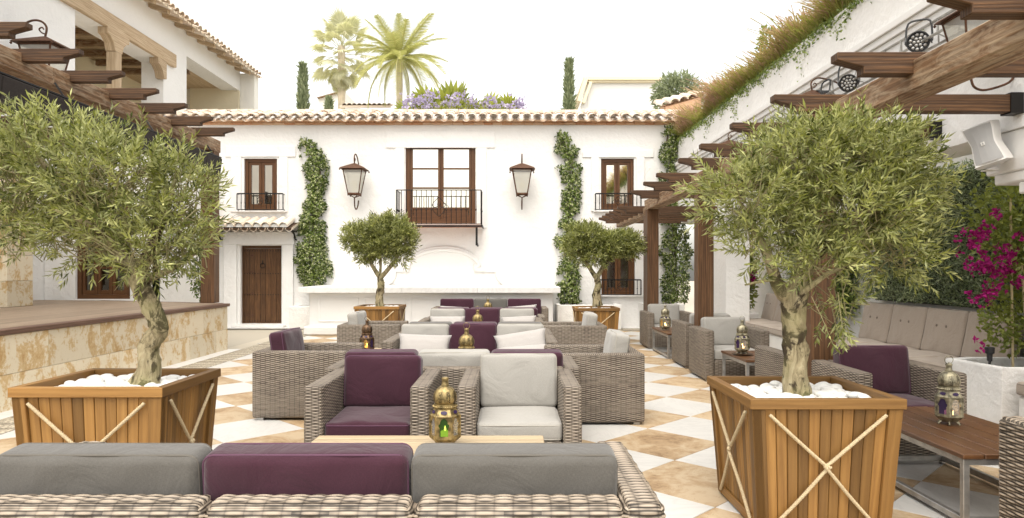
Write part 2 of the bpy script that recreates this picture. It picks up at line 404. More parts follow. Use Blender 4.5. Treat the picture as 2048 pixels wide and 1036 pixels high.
M['rattan']=m_rattan('grey_brown_rattan'); M['rattan_near']=m_rattan('coarse_rattan',.0155,.062,lt=(.40,.33,.255),dk=(.022,.016,.011),geo=True,amp=.31)
M['rattan_side']=m_rattan('pale_rattan',.0105,.046,lt=(.42,.355,.285))
M['purple']=m_fabric('plum_fabric',(.048,.016,.027)); M['purple2']=m_fabric('dusty_plum_fabric',(.048,.016,.027))
M['light']=m_fabric('pale_grey_fabric',(.345,.332,.305)); M['mid']=m_fabric('mid_grey_fabric',(.108,.102,.093)); M['taupe']=m_fabric('taupe_fabric',(.40,.335,.275)); M['pillow']=m_fabric('linen_pillow',(.40,.378,.36))
M['pipe_purple']=plain('plum_piping',(.09,.035,.065),.8); M['pipe_light']=plain('pale_grey_piping',(.34,.32,.28),.8); M['pipe_mid']=plain('mid_grey_piping',(.11,.10,.085),.8); M['pipe_taupe']=plain('taupe_piping',(.22,.18,.15),.8)
M['iron']=plain('black_wrought_iron',(.018,.016,.015),.45,.6,.5); M['rust']=plain('rusty_lantern_iron',(.095,.045,.025),.65,.4,.4,.3,120,.35)
M['steel']=plain('galvanised_steel',(.42,.41,.39),.4,.75,.5,.1,80,.2); M['black']=plain('black_plastic',(.02,.02,.022),.45); M['awn']=plain('black_screen_fabric',(.028,.022,.020),.7,0,.3,.2,200,.2)
M['grille']=plain('grey_speaker_grille',(.40,.40,.40),.6); M['whiteplastic']=plain('white_plastic',(.78,.77,.75),.4)
M['brown']=m_travertine('ochre_stone',(.46,.36,.24),(.37,.26,.15),(.22,.14,.075),1.2,.56); M['marble']=m_marble('white_marble',(.60,.59,.565))
M['stone']=m_travertine('travertine_cladding',(.70,.62,.47),(.60,.45,.25),(.46,.29,.12),1.7,.50)
M['slab']=m_marble('white_marble_slab',(.83,.82,.80))
M['tile']=m_clay('terracotta_roof_tile',(.56,.44,.34),(.66,.55,.44),(.75,.68,.59)); M['brick']=m_clay('thin_clay_brick',(.50,.24,.12),(.58,.34,.19),(.66,.47,.32))
M['terra']=plain('terracotta_slab',(.42,.17,.08),.7,0,.3,.2,60,.2)
M['bark']=m_bark(); M['pebble']=plain('white_pebble',(.74,.73,.70),.6,0,.3,.1,40)
M['rope']=plain('cream_rope',(.58,.47,.30),.85,0,.2,.5,500,.15)
def g_brass(name,col,pierced=False,metal=.6):
    g=G(name); n=g.noise(g.obj(),30,4); c=g.ramp(n,[(.35,tuple(x*.22 for x in col)),(.62,col)])
    if pierced:
        sp=g.n('SeparateXYZ'); g.l(g.uv(),sp.inputs[0]); a=g.math('FRACT',g.math('MULTIPLY',sp.outputs[0],8.0)); band=g.math('LESS_THAN',g.math('ABSOLUTE',g.math('SUBTRACT',a,.5)),.26)
        zb=g.math('MULTIPLY',g.math('GREATER_THAN',sp.outputs[1],.255),g.math('LESS_THAN',sp.outputs[1],.318))
        vo=g.n('TexVoronoi'); g.l(g.mapping(g.uv(),(8*5,190,1)),vo.inputs['Vector']); vo.inputs['Scale'].default_value=1; vo.inputs['Randomness'].default_value=.25
        d=g.math('MULTIPLY',g.math('MULTIPLY',band,zb),g.math('LESS_THAN',vo.outputs[0],.40)); c=g.mix(d,c,(.015,.01,.005))
    return g.done(g.bsdf(c,.5,metal,g.bump(n,.4,.004),.5))
M['brass']=g_brass('aged_brass',(.40,.30,.13)); M['brassp']=g_brass('pierced_aged_brass',(.40,.30,.13),True)
M['silver']=g_brass('pale_silvered_brass',(.42,.38,.26)); M['silverp']=g_brass('pierced_silvered_brass',(.42,.38,.26),True)
M['copper']=g_brass('dark_copper',(.17,.10,.055)); M['copperp']=g_brass('pierced_dark_copper',(.17,.10,.055),True)
M['g_clear']=m_glass('clear_lantern_glass',(.82,.80,.74),.75); M['g_green']=m_glass('green_glass',(.07,.16,.05),.65); M['g_purple']=m_glass('violet_glass',(.07,.045,.13),.5); M['g_amber']=m_glass('amber_glass',(.7,.45,.15),.6)
M['g_yel']=m_glass('yellow_green_glass',(.65,.75,.05),.8)
M['frost']=m_glass('hammered_glass',(.86,.85,.80),.62,90)
M['wax']=plain('candle_wax',(.85,.72,.5),.5); M['flame']=m_emit('candle_flame',(1,.62,.22),14)
M['glow']=m_emit('glowing_votive',(1,.72,.12),2.2); M['glow2']=m_emit('warm_votive',(1,.55,.25),2.0)
M['bulb']=m_glass('bulb_glass',(.9,.86,.74),.3)
M['win']=m_window('window_glass_pale_reflection',.86); M['win2']=m_window('window_glass_dark_room',.12); M['room']=plain('dark_room_interior',(.05,.035,.022),.9)
M['curtain']=plain('cream_curtain',(.75,.70,.58),.9)
olive=[(0.0,(.022,.032,.005)),(.3,(.095,.118,.018)),(.62,(.25,.27,.05)),(.85,(.42,.44,.13)),(1.0,(.62,.63,.28))]
M['olive']=m_leaf('olive_leaf',olive,(.36,.38,.16),.30,.38,.5)
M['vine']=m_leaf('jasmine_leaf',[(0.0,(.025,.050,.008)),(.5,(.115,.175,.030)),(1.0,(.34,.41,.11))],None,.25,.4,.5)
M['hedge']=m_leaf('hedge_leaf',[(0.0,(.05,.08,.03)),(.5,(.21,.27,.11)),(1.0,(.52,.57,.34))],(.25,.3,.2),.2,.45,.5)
M['boug']=m_leaf('bougainvillea_leaf',[(0.0,(.05,.075,.015)),(.5,(.16,.20,.04)),(1.0,(.34,.36,.10))],None,.35,.45,.5)
M['magenta']=m_leaf('magenta_bract',[(0.0,(.20,.003,.075)),(1.0,(.42,.02,.20))],None,.25,.6,.2)
M['blossom']=m_leaf('white_blossom',[(0.0,(.50,.55,.22)),(1.0,(.80,.80,.58))],None,.2,.6,.2)
M['lilac']=m_leaf('lilac_blossom',[(0.0,(.42,.36,.52)),(1.0,(.66,.60,.74))],None,.3,.7,.2)
M['palm']=m_leaf('date_palm_frond',[(0.0,(.36,.37,.16)),(.5,(.52,.51,.24)),(1.0,(.70,.65,.38))],None,.45,.5,.4)  # fronds paled: distance haze is put into the leaf colour
M['fan']=m_leaf('hazy_fan_palm_leaf',[(0.0,(.52,.51,.38)),(1.0,(.74,.71,.56))],None,.4,.6,.3)  # haze is painted in, the leaf colour is faded for distance
M['cyp']=m_leaf('cypress_foliage',[(0.0,(.16,.20,.10)),(1.0,(.42,.46,.27))],None,.3,.6,.3)
M['banana']=m_leaf('broad_tropical_leaf',[(0.0,(.14,.17,.02)),(1.0,(.45,.46,.10))],None,.45,.45,.4)
M['grassm']=m_leaf('wild_grass_blade',[(0.0,(.14,.19,.035)),(.45,(.30,.31,.085)),(.66,(.38,.24,.15)),(1.0,(.60,.32,.33))],None,.4,.6,.3)
M['twig']=plain('olive_twig',(.25,.22,.11),.8); M['stem']=plain('brown_stem',(.14,.10,.06),.8); M['cane']=plain('bamboo_cane',(.55,.45,.26),.6)
M['ptrunk']=plain('palm_trunk',(.50,.43,.32),.9,0,.2,.6,8,.3)
M['soil']=plain('dark_soil',(.04,.03,.02),.95); M['core']=plain('dark_hedge_core',(.03,.035,.018),.95)
# ================= SETTING =================
YW=17.2; KS=YW/FPX
def FX(px): return (px-1024)*KS
def FZ(py): return CH+(540-py)*KS
# ground sheet and floor
g=MB(); g.quad([(-60,-20,-.02),(60,-20,-.02),(60,90,-.02),(-60,90,-.02)]); struct('ground',g,plain('pale_ground',(.42,.38,.31),.9))
g=MB(); g.box(-5.2,6.0,-3,17.4,-.018,0); floor=struct('floor',g,plain('floor_mortar',(.50,.45,.36),.8))
hd=.513
t=MB(); e=hd-.0025; t.prism([(0,-e),(e,0),(0,e),(-e,0)],lambda a,b,d:Vector((a,b,d)),0,.008)
tm_b=t.mesh('floor_tile',M['brown'],bevel=.0015); tm_w=t.mesh('floor_tile',M['marble'],bevel=.0015)
cnt=0
for i in range(-12,9):
    for j in range(-2,31):
        # brown columns centred at X=1.218+k*2*hd... vertices (1.218,6.19)
        x=1.218+i*hd; y=6.19+hd+(j*2+ (i%2))*hd-6*hd
        if not (-4.75<x<4.6 and 1.2<y<16.4): continue
        if x>4.2 and y>6: continue
        link('floor_tile',tm_b if i%2==0 else tm_w,floor,(x,y,0),rot=(0,0,rnd.choice([0,PI/2,PI,-PI/2]))); cnt+=1
# pebble mosaic bands and white strips
def m_mosaic():
    g=G('pebble_mosaic'); p=g.pos(); vo=g.n('TexVoronoi'); g.l(p,vo.inputs['Vector']); vo.inputs['Scale'].default_value=38
    wv=g.n('TexWave',wave_type='RINGS'); g.l(g.mapping(p,(1,1,0)),wv.inputs['Vector']); wv.inputs['Scale'].default_value=1.4; wv.inputs['Distortion'].default_value=6; wv.inputs['Detail'].default_value=0
    f=g.math('GREATER_THAN',wv.outputs['Fac'],.72)
    c=g.mix(f,(.58,.52,.40),(.14,.12,.09)); c=g.mix(g.ramp(vo.outputs[0],[(.35,0.0),(.55,1.0)]),c,(.30,.26,.2))
    return g.done(g.bsdf(c,.6,0,g.bump(vo.outputs[0],-.6 if False else .5,.01),.3))
M['mosaic']=m_mosaic()
g=MB()
g.box(-4.84,-4.42,4,16.9,.008,.014); g.box(-4.42,-2.9,12.7,12.98,.008,.0135); g.box(-4.42,4.09,16.15,16.75,.008,.0138)
struct('pebble_mosaic_border',g,M['mosaic'])
g=MB(); g.box(-5.10,-4.84,4,12.35,.008,.016); g.box(-7.5,4.09,16.75,17.2,.008,.0165); struct('marble_border_strip',g,M['slab'])
# ---------- stage ----------
SX=-5.07
st=thing('stage','raised terrace with brown decking on top and mottled travertine blocks along its front','terrace',(SX,9,0))
g=MB(); g.prism([(SX-.12,2),(SX-.12,12.2),(-8.1,13.5),(-9.42,13.8),(-9.42,2)],lambda a,b,d:Vector((a,b,d)),0,.775); part('core',g,plain('stage_core',(.3,.25,.18),.9),st,world=True)
sb={}
def stone_block(L,h):
    k=(round(L,2),round(h,2))
    if k not in sb:
        b=MB(); b.box(-.06,.06,-L/2+.002,L/2-.002,-h/2+.002,h/2-.002); sb[k]=b.mesh('stone_block',M['stone'],bevel=.003)
    return sb[k]
for row,(z0,z1) in enumerate(((0.0,.378),(.378,.778))):
    y=12.3; L=[.95,.95] ; first=True
    while y>3:
        l=(.47 if row==0 else .95) if first else .95; first=False
        link('stone_block',stone_block(l,z1-z0),st,(-.06+rnd.uniform(-.002,.002),y-l/2-9,(z0+z1)/2)); y-=l
        
# end blocks facing the back
link('stone_block',stone_block(1.6,.778),st,(-.93,12.24-9,.389),rot=(0,0,PI/2))
# deck boards clipped by the slanted rear edge
def deck_back(x):
    if x>-8.1: return 12.3+(-5.07-x)/3.03*1.27
    return 13.57+(-8.1-x)*.19
db=0; x=SX-.14
while x>-9.4:
    g=MB(); x0=x-.138; g.hexa([(x0,2,.79),(x,2,.79),(x0,deck_back(x0),.79),(x,deck_back(x),.79),(x0,2,.832),(x,2,.832),(x0,deck_back(x0),.832),(x,deck_back(x),.832)])
    part('deck_board',g,M['deck'],st,world=True,bevel=.003); x-=.142
g=MB(); g.box(SX-.138,SX+.03,2,12.34,.781,.835); part('deck_nosing',g,M['deckedge'],st,world=True,bevel=.006)
g=MB(); g.hexa([(-8.1,13.57,.781),(SX-.139,12.36,.781),(-8.1,13.66,.781),(SX-.139,12.44,.781),(-8.1,13.57,.834),(SX-.139,12.36,.834),(-8.1,13.66,.834),(SX-.139,12.44,.834)]); part('deck_nosing',g,M['deckedge'],st,world=True)

# ---------- walls with openings ----------
def wall_holes(mb,a0,a1,z0,z1,holes,fr,depth,ws=None):
    A=sorted({a0,a1,*[h[0] for h in holes],*[h[1] for h in holes]}); Z=sorted({z0,z1,*[h[2] for h in holes],*[h[3] for h in holes]})
    for i in range(len(A)-1):
        for j in range(len(Z)-1):
            ca=(A[i]+A[i+1])/2; cz=(Z[j]+Z[j+1])/2
            if any(h[0]<ca<h[1] and h[2]<cz<h[3] for h in holes): continue
            mb.quad([fr(A[i],Z[j],0),fr(A[i+1],Z[j],0),fr(A[i+1],Z[j+1],0),fr(A[i],Z[j+1],0)])
            mb.quad([fr(A[i],Z[j+1],depth),fr(A[i+1],Z[j+1],depth),fr(A[i+1],Z[j],depth),fr(A[i],Z[j],depth)])
    for h in holes:
        for (p,q) in (((h[0],h[2]),(h[0],h[3])),((h[0],h[3]),(h[1],h[3])),((h[1],h[3]),(h[1],h[2])),((h[1],h[2]),(h[0],h[2]))):
            mb.quad([fr(*p,0),fr(*q,0),fr(*q,depth),fr(*p,depth)])
    for p,q in (((a0,z0),(a0,z1)),((a0,z1),(a1,z1)),((a1,z1),(a1,z0))):
        mb.quad([fr(*q,0),fr(*p,0),fr(*p,depth),fr(*q,depth)])
fY=lambda a,z,d:Vector((a,YW+d,z))
# ---------- facade building ----------
fac=thing('courtyard_house','long white two storey house across the back of the courtyard with a tiled roof','house',(-1.7,YW,0))
W1=(FX(488),FX(554),FZ(421),FZ(317)); WB=(FX(811),FX(951),FZ(447),FZ(284)); W3=(FX(1202),FX(1268),FZ(420),FZ(317)); W4=(FX(1203),FX(1270),FZ(589),FZ(484)); DR=(FX(481),FX(563),.09,FZ(491))
g=MB(); wall_holes(g,-8.6,4.12,0,FZ(250),[W1,WB,W3,W4,DR],fY,.4)
part('wall',g,M['stucco'],fac,world=True)
# relief bands round windows and door, moulding
def relief(boxes,name='moulding',mat='stucco',pr=.03,bev=.008):
    for i,(x0,x1,y0,y1) in enumerate(boxes):
        g=MB(); g.box(FX(x0),FX(x1),YW-pr-.0015*i,YW+.02,FZ(y1),FZ(y0)); part(name,g,M[mat],fac,world=True,bevel=bev)
relief([(451,592,292,314),(462,483,314,424),(559,576,314,424)])
relief([(772,990,264,296),(791,809,296,456),(953,973,296,456)])
relief([(1165,1307,300,315),(1182,1198,315,423),(1272,1289,315,423)])
relief([(1185,1200,470,592),(1273,1288,470,592)])
relief([(449,475,489,655),(566,588,489,655)],pr=.07)
relief([(449,590,464,489)],'door_lintel','stucco',.10)
relief([(474,573,422,425)],'window_sill','trim',.08); relief([(1187,1287,422,424.5)],'window_sill','trim',.08); relief([(1196,1285,590,594)],'window_sill','trim',.08)
g=MB(); g.box(FX(470),FX(574),16.95,17.6,.017,.089); part('doorstep',g,M['slab'],fac,world=True,bevel=.01)
# curved baroque moulding
def arc(cx,cy,rx,ry,a0,a1,n=14): return [(cx+rx*math.cos(R(a)),cy-ry*math.sin(R(a))) for a in np.linspace(a0,a1,n)]
pl=arc(744,541,40,32,-90,0,9)[:0]
path=[(747,573),(757,572)]+[(757+ (790-757)*math.sin(t*PI/2), 572-(572-548)*(1-math.cos(t*PI/2))) for t in np.linspace(.1,.9,6)]+[(791,541),(813,541)]
path+= [(816,541),(817,536)]+[(888-71*math.cos(t),536-37*math.sin(t)) for t in np.linspace(.12,PI-.12,18)]+[(948,536),(949,541),(993,541),(994,548)]+[(994+36*(1-math.cos(t*PI/2)),548+24*math.sin(t*PI/2)) for t in np.linspace(.1,1,7)]+[(1036,572)]
for off,rr in ((0,.05),(4.6,.03)):
    g=MB(); g.tube([ (FX(x),YW-.022,FZ(y-off)) for x,y in path],rr,6); part('curved_moulding',g,M['trim'],fac,world=True,smooth=True)
# brick courses under the eaves
bk={}
def brick(L):
    L=round(L,2)
    if L not in bk:
        b=MB(); b.box(-L/2+.003,L/2-.003,-.06,.06,-.022,.022); bk[L]=b.mesh('brick',M['brick'],bevel=.006)
    return bk[L]
for row,(z,pr) in enumerate(((FZ(250)+.025,.03),(FZ(250)+.073,.07))):
    x=-8.4
    while x<4.15:
        L=rnd.choice([.24,.26,.28,.22])
        link('brick',brick(L),fac,(x+L/2+1.7,-pr-rnd.uniform(0,.012)+.03,z),rot=(0,rnd.uniform(-.012,.012),rnd.uniform(-.02,.02))); x+=L
g=MB(); g.box(-8.6,4.15,YW+.03,YW+.39,FZ(250)+.001,5.32); g.box(-8.6,4.15,YW-.10,YW+.029,FZ(250)+.1,5.20); part('eaves_bed',g,M['stucco'],fac,world=True)
# roof: slope plus barrel tiles
def tile_mesh(name,L,r0,r1,up=True,seg=7,mat='tile',th=.014):
    g=MB(); 
    def ring(y,r,z): 
        out=[]
        for k in range(seg+1):
            a=PI*k/seg; out.append((-r*math.cos(a),y,(z+r*.8*math.sin(a)) if up else (z-r*.8*math.sin(a))))
        return out
    A=ring(0,r0,0);B=ring(L,r1,0);A2=ring(0,r0-th,0);B2=ring(L,r1-th,0)
    for k in range(seg):
        g.quad([A[k],A[k+1],B[k+1],B[k]]); g.quad([A2[k+1],A2[k],B2[k],B2[k+1]]); g.quad([A[k+1],A[k],A2[k],A2[k+1]])
    return fixn(g.mesh(name,M[mat],weld=1e-5,smooth=False))
TU=tile_mesh('roof_tile',.46,.108,.088); TD=tile_mesh('roof_tile',.46,.09,.105,False)
mp_=MB(); mp_.prism([(-.088*math.cos(a),.07*math.sin(a)) for a in np.linspace(0,PI,8)],lambda a,b,d:Vector((a,.02+d,b)),0,.03); MPL=fixn(mp_.mesh('mortar_plug',M['stucco']))
g=MB(); rz0=FZ(240)-.085; sl=math.atan2(.33,1.0)
ev=YW-.30
g.hexa([(-8.7,ev+.12,rz0+.02),(4.2,ev+.12,rz0+.02),(-8.7,ev+1.35,rz0+.02+1.23*math.tan(sl)),(4.2,ev+1.35,rz0+.02+1.23*math.tan(sl)),(-8.7,ev+.12,rz0+.05),(4.2,ev+.12,rz0+.05),(-8.7,ev+1.35,rz0+.05+1.23*math.tan(sl)),(4.2,ev+1.35,rz0+.05+1.23*math.tan(sl))])
roof=part('roof',g,M['brick'],fac,world=True)
g=MB(); g.box(-8.6,4.12,YW+.35,YW+2.6,4.9,5.1); part('roof_slab',g,M['stucco'],fac,world=True)
def tile_rows(roofobj,org,x0,x1,pitch,y,z,slope,rows,rotz=0,rng=rnd,along=None):
    n=int((x1-x0)/pitch)
    for i in range(n+1):
        x=x0+i*pitch
        for r in range(rows):
            d=r*.34
            for kind,(me,dx,dz) in enumerate(((TD,pitch/2,.055),(TU,0,.095 if True else 0))):
                jx=rng.uniform(-.008,.008); jz=rng.uniform(-.004,.006)
                p=Vector((x+dx+jx, y+d*math.cos(slope)+rng.uniform(-.02,.015), z+d*math.sin(slope)+dz+jz+r*.004))
                if along: p=along(p)
                link('roof_tile',me,roofobj,p-Vector(org),rot=(slope+rng.uniform(-.02,.02),0,rotz+rng.uniform(-.03,.03)))
tile_rows(roof,fac.location,-8.55,4.15,.27,ev,rz0,sl,3)
g=MB()
for i in range(29):
    x=-8.6+i*.45; g.box(x,x+.44,ev+1.22,ev+1.5,rz0+.08+1.2*math.tan(sl)+rnd.uniform(-.01,.01),rz0+.17+1.2*math.tan(sl)+rnd.uniform(-.01,.012))
o=part('ridge_tile_row',g,M['tile'],fac,world=True,bevel=.01); o['kind']='stuff'
# windows
def window(T,hole,y,nx=2,nz=1,fw=.085,bottom=0,dark=False,glass='win',frx=None,name='window'):
    x0,x1,z0,z1=hole; fr=frx or (lambda a,d,z:Vector((a,y+d,z)))
    def bx(g,a0,a1,d0,d1,c0,c1):
        g.hexa([fr(a,d,c) for c in (c0,c1) for d in (d0,d1) for a in (a0,a1)])
    g=MB()
    for a0,a1,c0,c1 in ((x0,x0+fw,z0,z1),(x1-fw,x1,z0,z1),(x0+fw,x1-fw,z1-fw,z1),(x0+fw,x1-fw,z0,z0+fw)): bx(g,a0,a1,0,.09,c0,c1)
    wo_=part(name,g,M['winwood'],T,world=True,bevel=.004)
    n=nx; wv=(x1-x0-2*fw)/n
    for i in range(n):
        a0=x0+fw+i*wv+.004; a1=a0+wv-.008; sf=.065; g=MB(); b0=z0+fw+.004; b1=z1-fw-.004
        for q in ((a0,a0+sf,b0,b1),(a1-sf,a1,b0,b1),(a0+sf,a1-sf,b1-sf,b1),(a0+sf,a1-sf,b0,b0+sf+.02)): bx(g,q[0],q[1],.02,.075,q[2],q[3])
        pz0=b0+sf+.02
        if bottom:
            bx(g,a0+sf,a1-sf,.022,.07,pz0,pz0+.04); bx(g,a0+sf+.02,a1-sf-.02,.03,.06,pz0+.04,pz0+bottom-.05); bx(g,a0+sf,a1-sf,.022,.07,pz0+bottom-.05,pz0+bottom); pz0+=bottom
        hh=(b1-sf-pz0)/nz
        for j in range(1,nz): bx(g,a0+sf,a1-sf,.024,.07,pz0+hh*j-.02,pz0+hh*j+.02)
        s=part('sash',g,M['winwood'],T,world=True,bevel=.003,parent=wo_)
        g=MB(); g.quad([fr(a0+sf,.05,pz0),fr(a1-sf,.05,pz0),fr(a1-sf,.05,b1-sf),fr(a0+sf,.05,b1-sf)]); part('pane',g,M[glass],T,world=True,parent=wo_)
    g=MB(); rx=.5
    g.quad([fr(x0-.3,.9,z0-.3),fr(x1+.3,.9,z0-.3),fr(x1+.3,.9,z1+.3),fr(x0-.3,.9,z1+.3)]); part('dark_room_sheet',g,M['room'],T,world=True)  # flat dark sheet, its colour stands for the unlit room
    g=MB()
    for i in range(n):
        a0=x0+fw+i*wv+.05; m_=7
        for k in range(m_):
            u0=a0+(wv-.1)*k/m_; u1=a0+(wv-.1)*(k+1)/m_
            g.quad([fr(u0,.16+.02*(k%2),z0+fw),fr(u1,.18-.02*(k%2),z0+fw),fr(u1,.18-.02*(k%2),z1-fw),fr(u0,.16+.02*(k%2),z1-fw)])
    if not dark: part('curtain',g,M['curtain'],T,world=True,parent=wo_)
    return wo_
window(fac,W1,YW+.06,2,1,.08); window(fac,WB,YW+.05,2,3,.10,.22); window(fac,W3,YW+.06,2,1,.08); window(fac,W4,YW+.06,2,1,.08,dark=True,glass='win2')
# wrought iron balconies
def heart(g,fr,cx,cz,s,r=.008):
    for sg in (-1,1):
        g.tube(smooth_path([fr(cx,0,cz+s),fr(cx+sg*s*.55,0,cz+s*.45),fr(cx+sg*s*.8,0,cz),fr(cx+sg*s*.45,0,cz-s*.25),fr(cx+sg*s*.12,0,cz-.05*s),fr(cx+sg*s*.2,0,cz+s*.2)],3),r,5)
        g.tube(smooth_path([fr(cx,0,cz-s*1.35),fr(cx+sg*s*.5,0,cz-s*.9),fr(cx+sg*s*.75,0,cz-s*.45),fr(cx+sg*s*.35,0,cz-s*.25),fr(cx+sg*s*.1,0,cz-.55*s)],3),r,5)
def railing(x0,x1,z0,z1,y,n,depth,step=0):
    g=MB(); g.tube([(x0,y,z1),(x1,y,z1)],.012,6); g.tube([(x0,y,z0),(x1,y,z0)],.010,6)
    for xx in (x0,x1):
        for zz in (z0,z1): g.tube([(xx,y,zz),(xx,YW+.02,zz)],.011,6)
    part('handrail',g,M['iron'],fac,world=True,parent=bal)
    for i in range(n+1):
        x=x0+(x1-x0)*i/n
        if abs(x-(x0+x1)/2)<(x1-x0)/n*.9 and step: continue
        link('baluster',bal_mesh(z1-z0,.014 if i in (0,n) else .009),bal,Vector((x,y,z0))-fac.location)
    nd=int(depth/.13)
    for xx in (x0,x1):
        for i in range(1,nd): link('baluster',bal_mesh(z1-z0,.009),bal,Vector((xx,y+depth*i/nd,z0))-fac.location)
    g=MB(); heart(g,lambda a,d,z:Vector((a,y,z)),(x0+x1)/2,(z0+z1)/2+.04,(z1-z0)*.24); part('scroll_ornament',g,M['iron'],fac,world=True,parent=bal)
_bm={}
def bal_mesh(h,r):
    k=(round(h,3),r)
    if k not in _bm:
        g=MB(); g.tube([(0,0,0),(0,0,h)],r,6); g.lathe([(r,h*.38),(.018,h*.42),(r,h*.46)],6); _bm[k]=g.mesh('baluster',M['iron'])
    return _bm[k]
for (x0,x1,y0,y1,dp,n,st_) in ((474,566,389,420,.14,11,1),(1191,1282,389,420,.14,11,1),(1200,1282,560,589,.14,11,1)):
    k=(YW-dp)/YW
    g=MB(); g.box(FX(x0)*k,FX(x1)*k,YW-dp-.006,YW-dp+.006,FZ(y0)+.012,FZ(y0)+.022); bal=part('balcony',g,M['iron'],fac,world=True)
    railing(FX(x0)*k,FX(x1)*k,FZ(y1),FZ(y0),YW-dp,n,dp,1)
dp=.62; yb=YW-dp; K2=yb/FPX
bx0=(792-1024)*K2; bx1=(963-1024)*K2; bz0=CH+(540-448)*K2; bz1=CH+(540-380)*K2
g=MB(); g.box(bx0,bx1,yb-.015,YW-.001,bz0-.05,bz0-.02); bal=part('balcony',g,M['terra'],fac,world=True,bevel=.006)
g=MB(); g.box(bx0,bx1,yb-.04,yb-.016,bz0-.075,bz0-.025); g.box(bx0-.03,bx0-.001,yb-.04,YW,bz0-.075,bz0-.025); g.box(bx1+.001,bx1+.03,yb-.04,YW,bz0-.075,bz0-.025); part('balcony_frame',g,M['iron'],fac,world=True,parent=bal)
railing(bx0+.01,bx1-.01,bz0,bz1,yb,17,dp,1)
for xx in (bx0+.2,bx1-.12):
    g=MB(); g.box(xx-.025,xx+.025,yb+.04,yb+.09,bz0-.51,bz0-.076); g.beam((xx,yb+.05,bz0-.45),(xx,YW,bz0-.50),.04,.04); part('balcony_strut',g,M['iron'],fac,world=True,parent=bal)
# door
door=MB(); dx0,dx1,dz0,dz1=DR; fw=.03
for a0,a1,c0,c1 in ((dx0,dx0+.035,dz0,dz1),(dx1-.035,dx1,dz0,dz1),(dx0+.035,dx1-.035,dz1-.07,dz1)): door.box(a0,a1,YW+.10,YW+.2,c0,c1)
dr=part('door',door,M['door'],fac,world=True,bevel=.004)
pw=(dx1-dx0-.07)/7
for i in range(7):
    g=MB(); g.box(-pw/2+.003,pw/2-.003,-.02,.02,0,dz1-dz0-.075); link('door_plank',g.mesh('door_plank',M['door'],bevel=.004),dr,Vector((dx0+.035+pw*(i+.5),YW+.15,dz0+.002))-fac.location)
def studs(z):
    g=MB()
    for i in range(16): g.lathe([(.014,0),(.010,.008),(.0001,.012)],6,(0,0,0)); 
    return g
sm=MB(); sm.lathe([(.013,0),(.010,.007),(.0002,.011)],6); smm=sm.mesh('stud',M['iron'])
g=MB()
for z in (dz1-.13,dz1-.70,dz0+.72,dz0+.06):
    for i in range(15):
        x=dx0+.06+(dx1-dx0-.12)*i/14; c=Vector((x,YW+.13,z)); g.box(c.x-.011,c.x+.011,c.y-.010,c.y+.002,c.z-.011,c.z+.011)
o=part('door_studs',g,M['iron'],fac,world=True,parent=dr); o['kind']='stuff'
for z in (dz1-.24,dz1-.66,dz1-1.2,dz0+.2):
    g=MB(); g.prism([(dx0+.06,z-.012),(dx0+.2,z-.01),(dx0+.24,z-.03),(dx0+.31,z),(dx0+.24,z+.03),(dx0+.2,z+.01),(dx0+.06,z+.012)],lambda a,b,d:Vector((a,YW+.12+d,b)),0,.012); part('hinge_strap',g,M['rust'],fac,world=True,parent=dr)
g=MB(); c=((dx0+dx1)/2,dz1-.5); g.tube([(c[0]+.06*math.cos(a),YW+.115,c[1]+.06*math.sin(a)) for a in np.linspace(0,2*PI,18)[:-1]],.008,6,closed=True); g.tube([(c[0],YW+.13,c[1]+.03),(c[0],YW+.115,c[1]+.13)],.012,6); part('door_knocker',g,M['iron'],fac,world=True,parent=dr)
# canopy over the door
ca=MB(); cz=FZ(462); cy=YW-.55
ca.hexa([(FX(436),cy,cz),(FX(596),cy,cz),(FX(436),YW,cz+.17),(FX(596),YW,cz+.17),(FX(436),cy,cz+.04),(FX(596),cy,cz+.04),(FX(436),YW,cz+.21),(FX(596),YW,cz+.21)])
cpy=part('door_canopy',ca,M['beam'],fac,world=True)
K3=cy/FPX
for i in range(9):
    for me,dx,dz in ((TD,.125,.05),(TU,0,.065)):
        link('roof_tile',me,cpy,Vector(((444+17.2*i-1024)*KS+dx,cy-.02,cz+dz))-fac.location,rot=(.36,0,-.06+rnd.uniform(-.03,.03)),scale=(1.02,1.25,1.45))
    link('mortar_plug',MPL,cpy,Vector(((444+17.2*i-1024)*KS,cy-.02,cz+.065))-fac.location,scale=(1,1,1.3))
for xx in (FX(444),FX(593)):
    g=MB(); g.tube(smooth_path([(xx,YW,cz-.22),(xx,YW-.12,cz-.2),(xx,YW-.2,cz-.08),(xx,YW-.42,cz-.02)],3),.022,6); g.tube([(xx,YW-.5,cz-.015),(xx,YW,cz-.015)],.02,6); part('canopy_bracket',g,M['iron'],fac,world=True,parent=cpy)

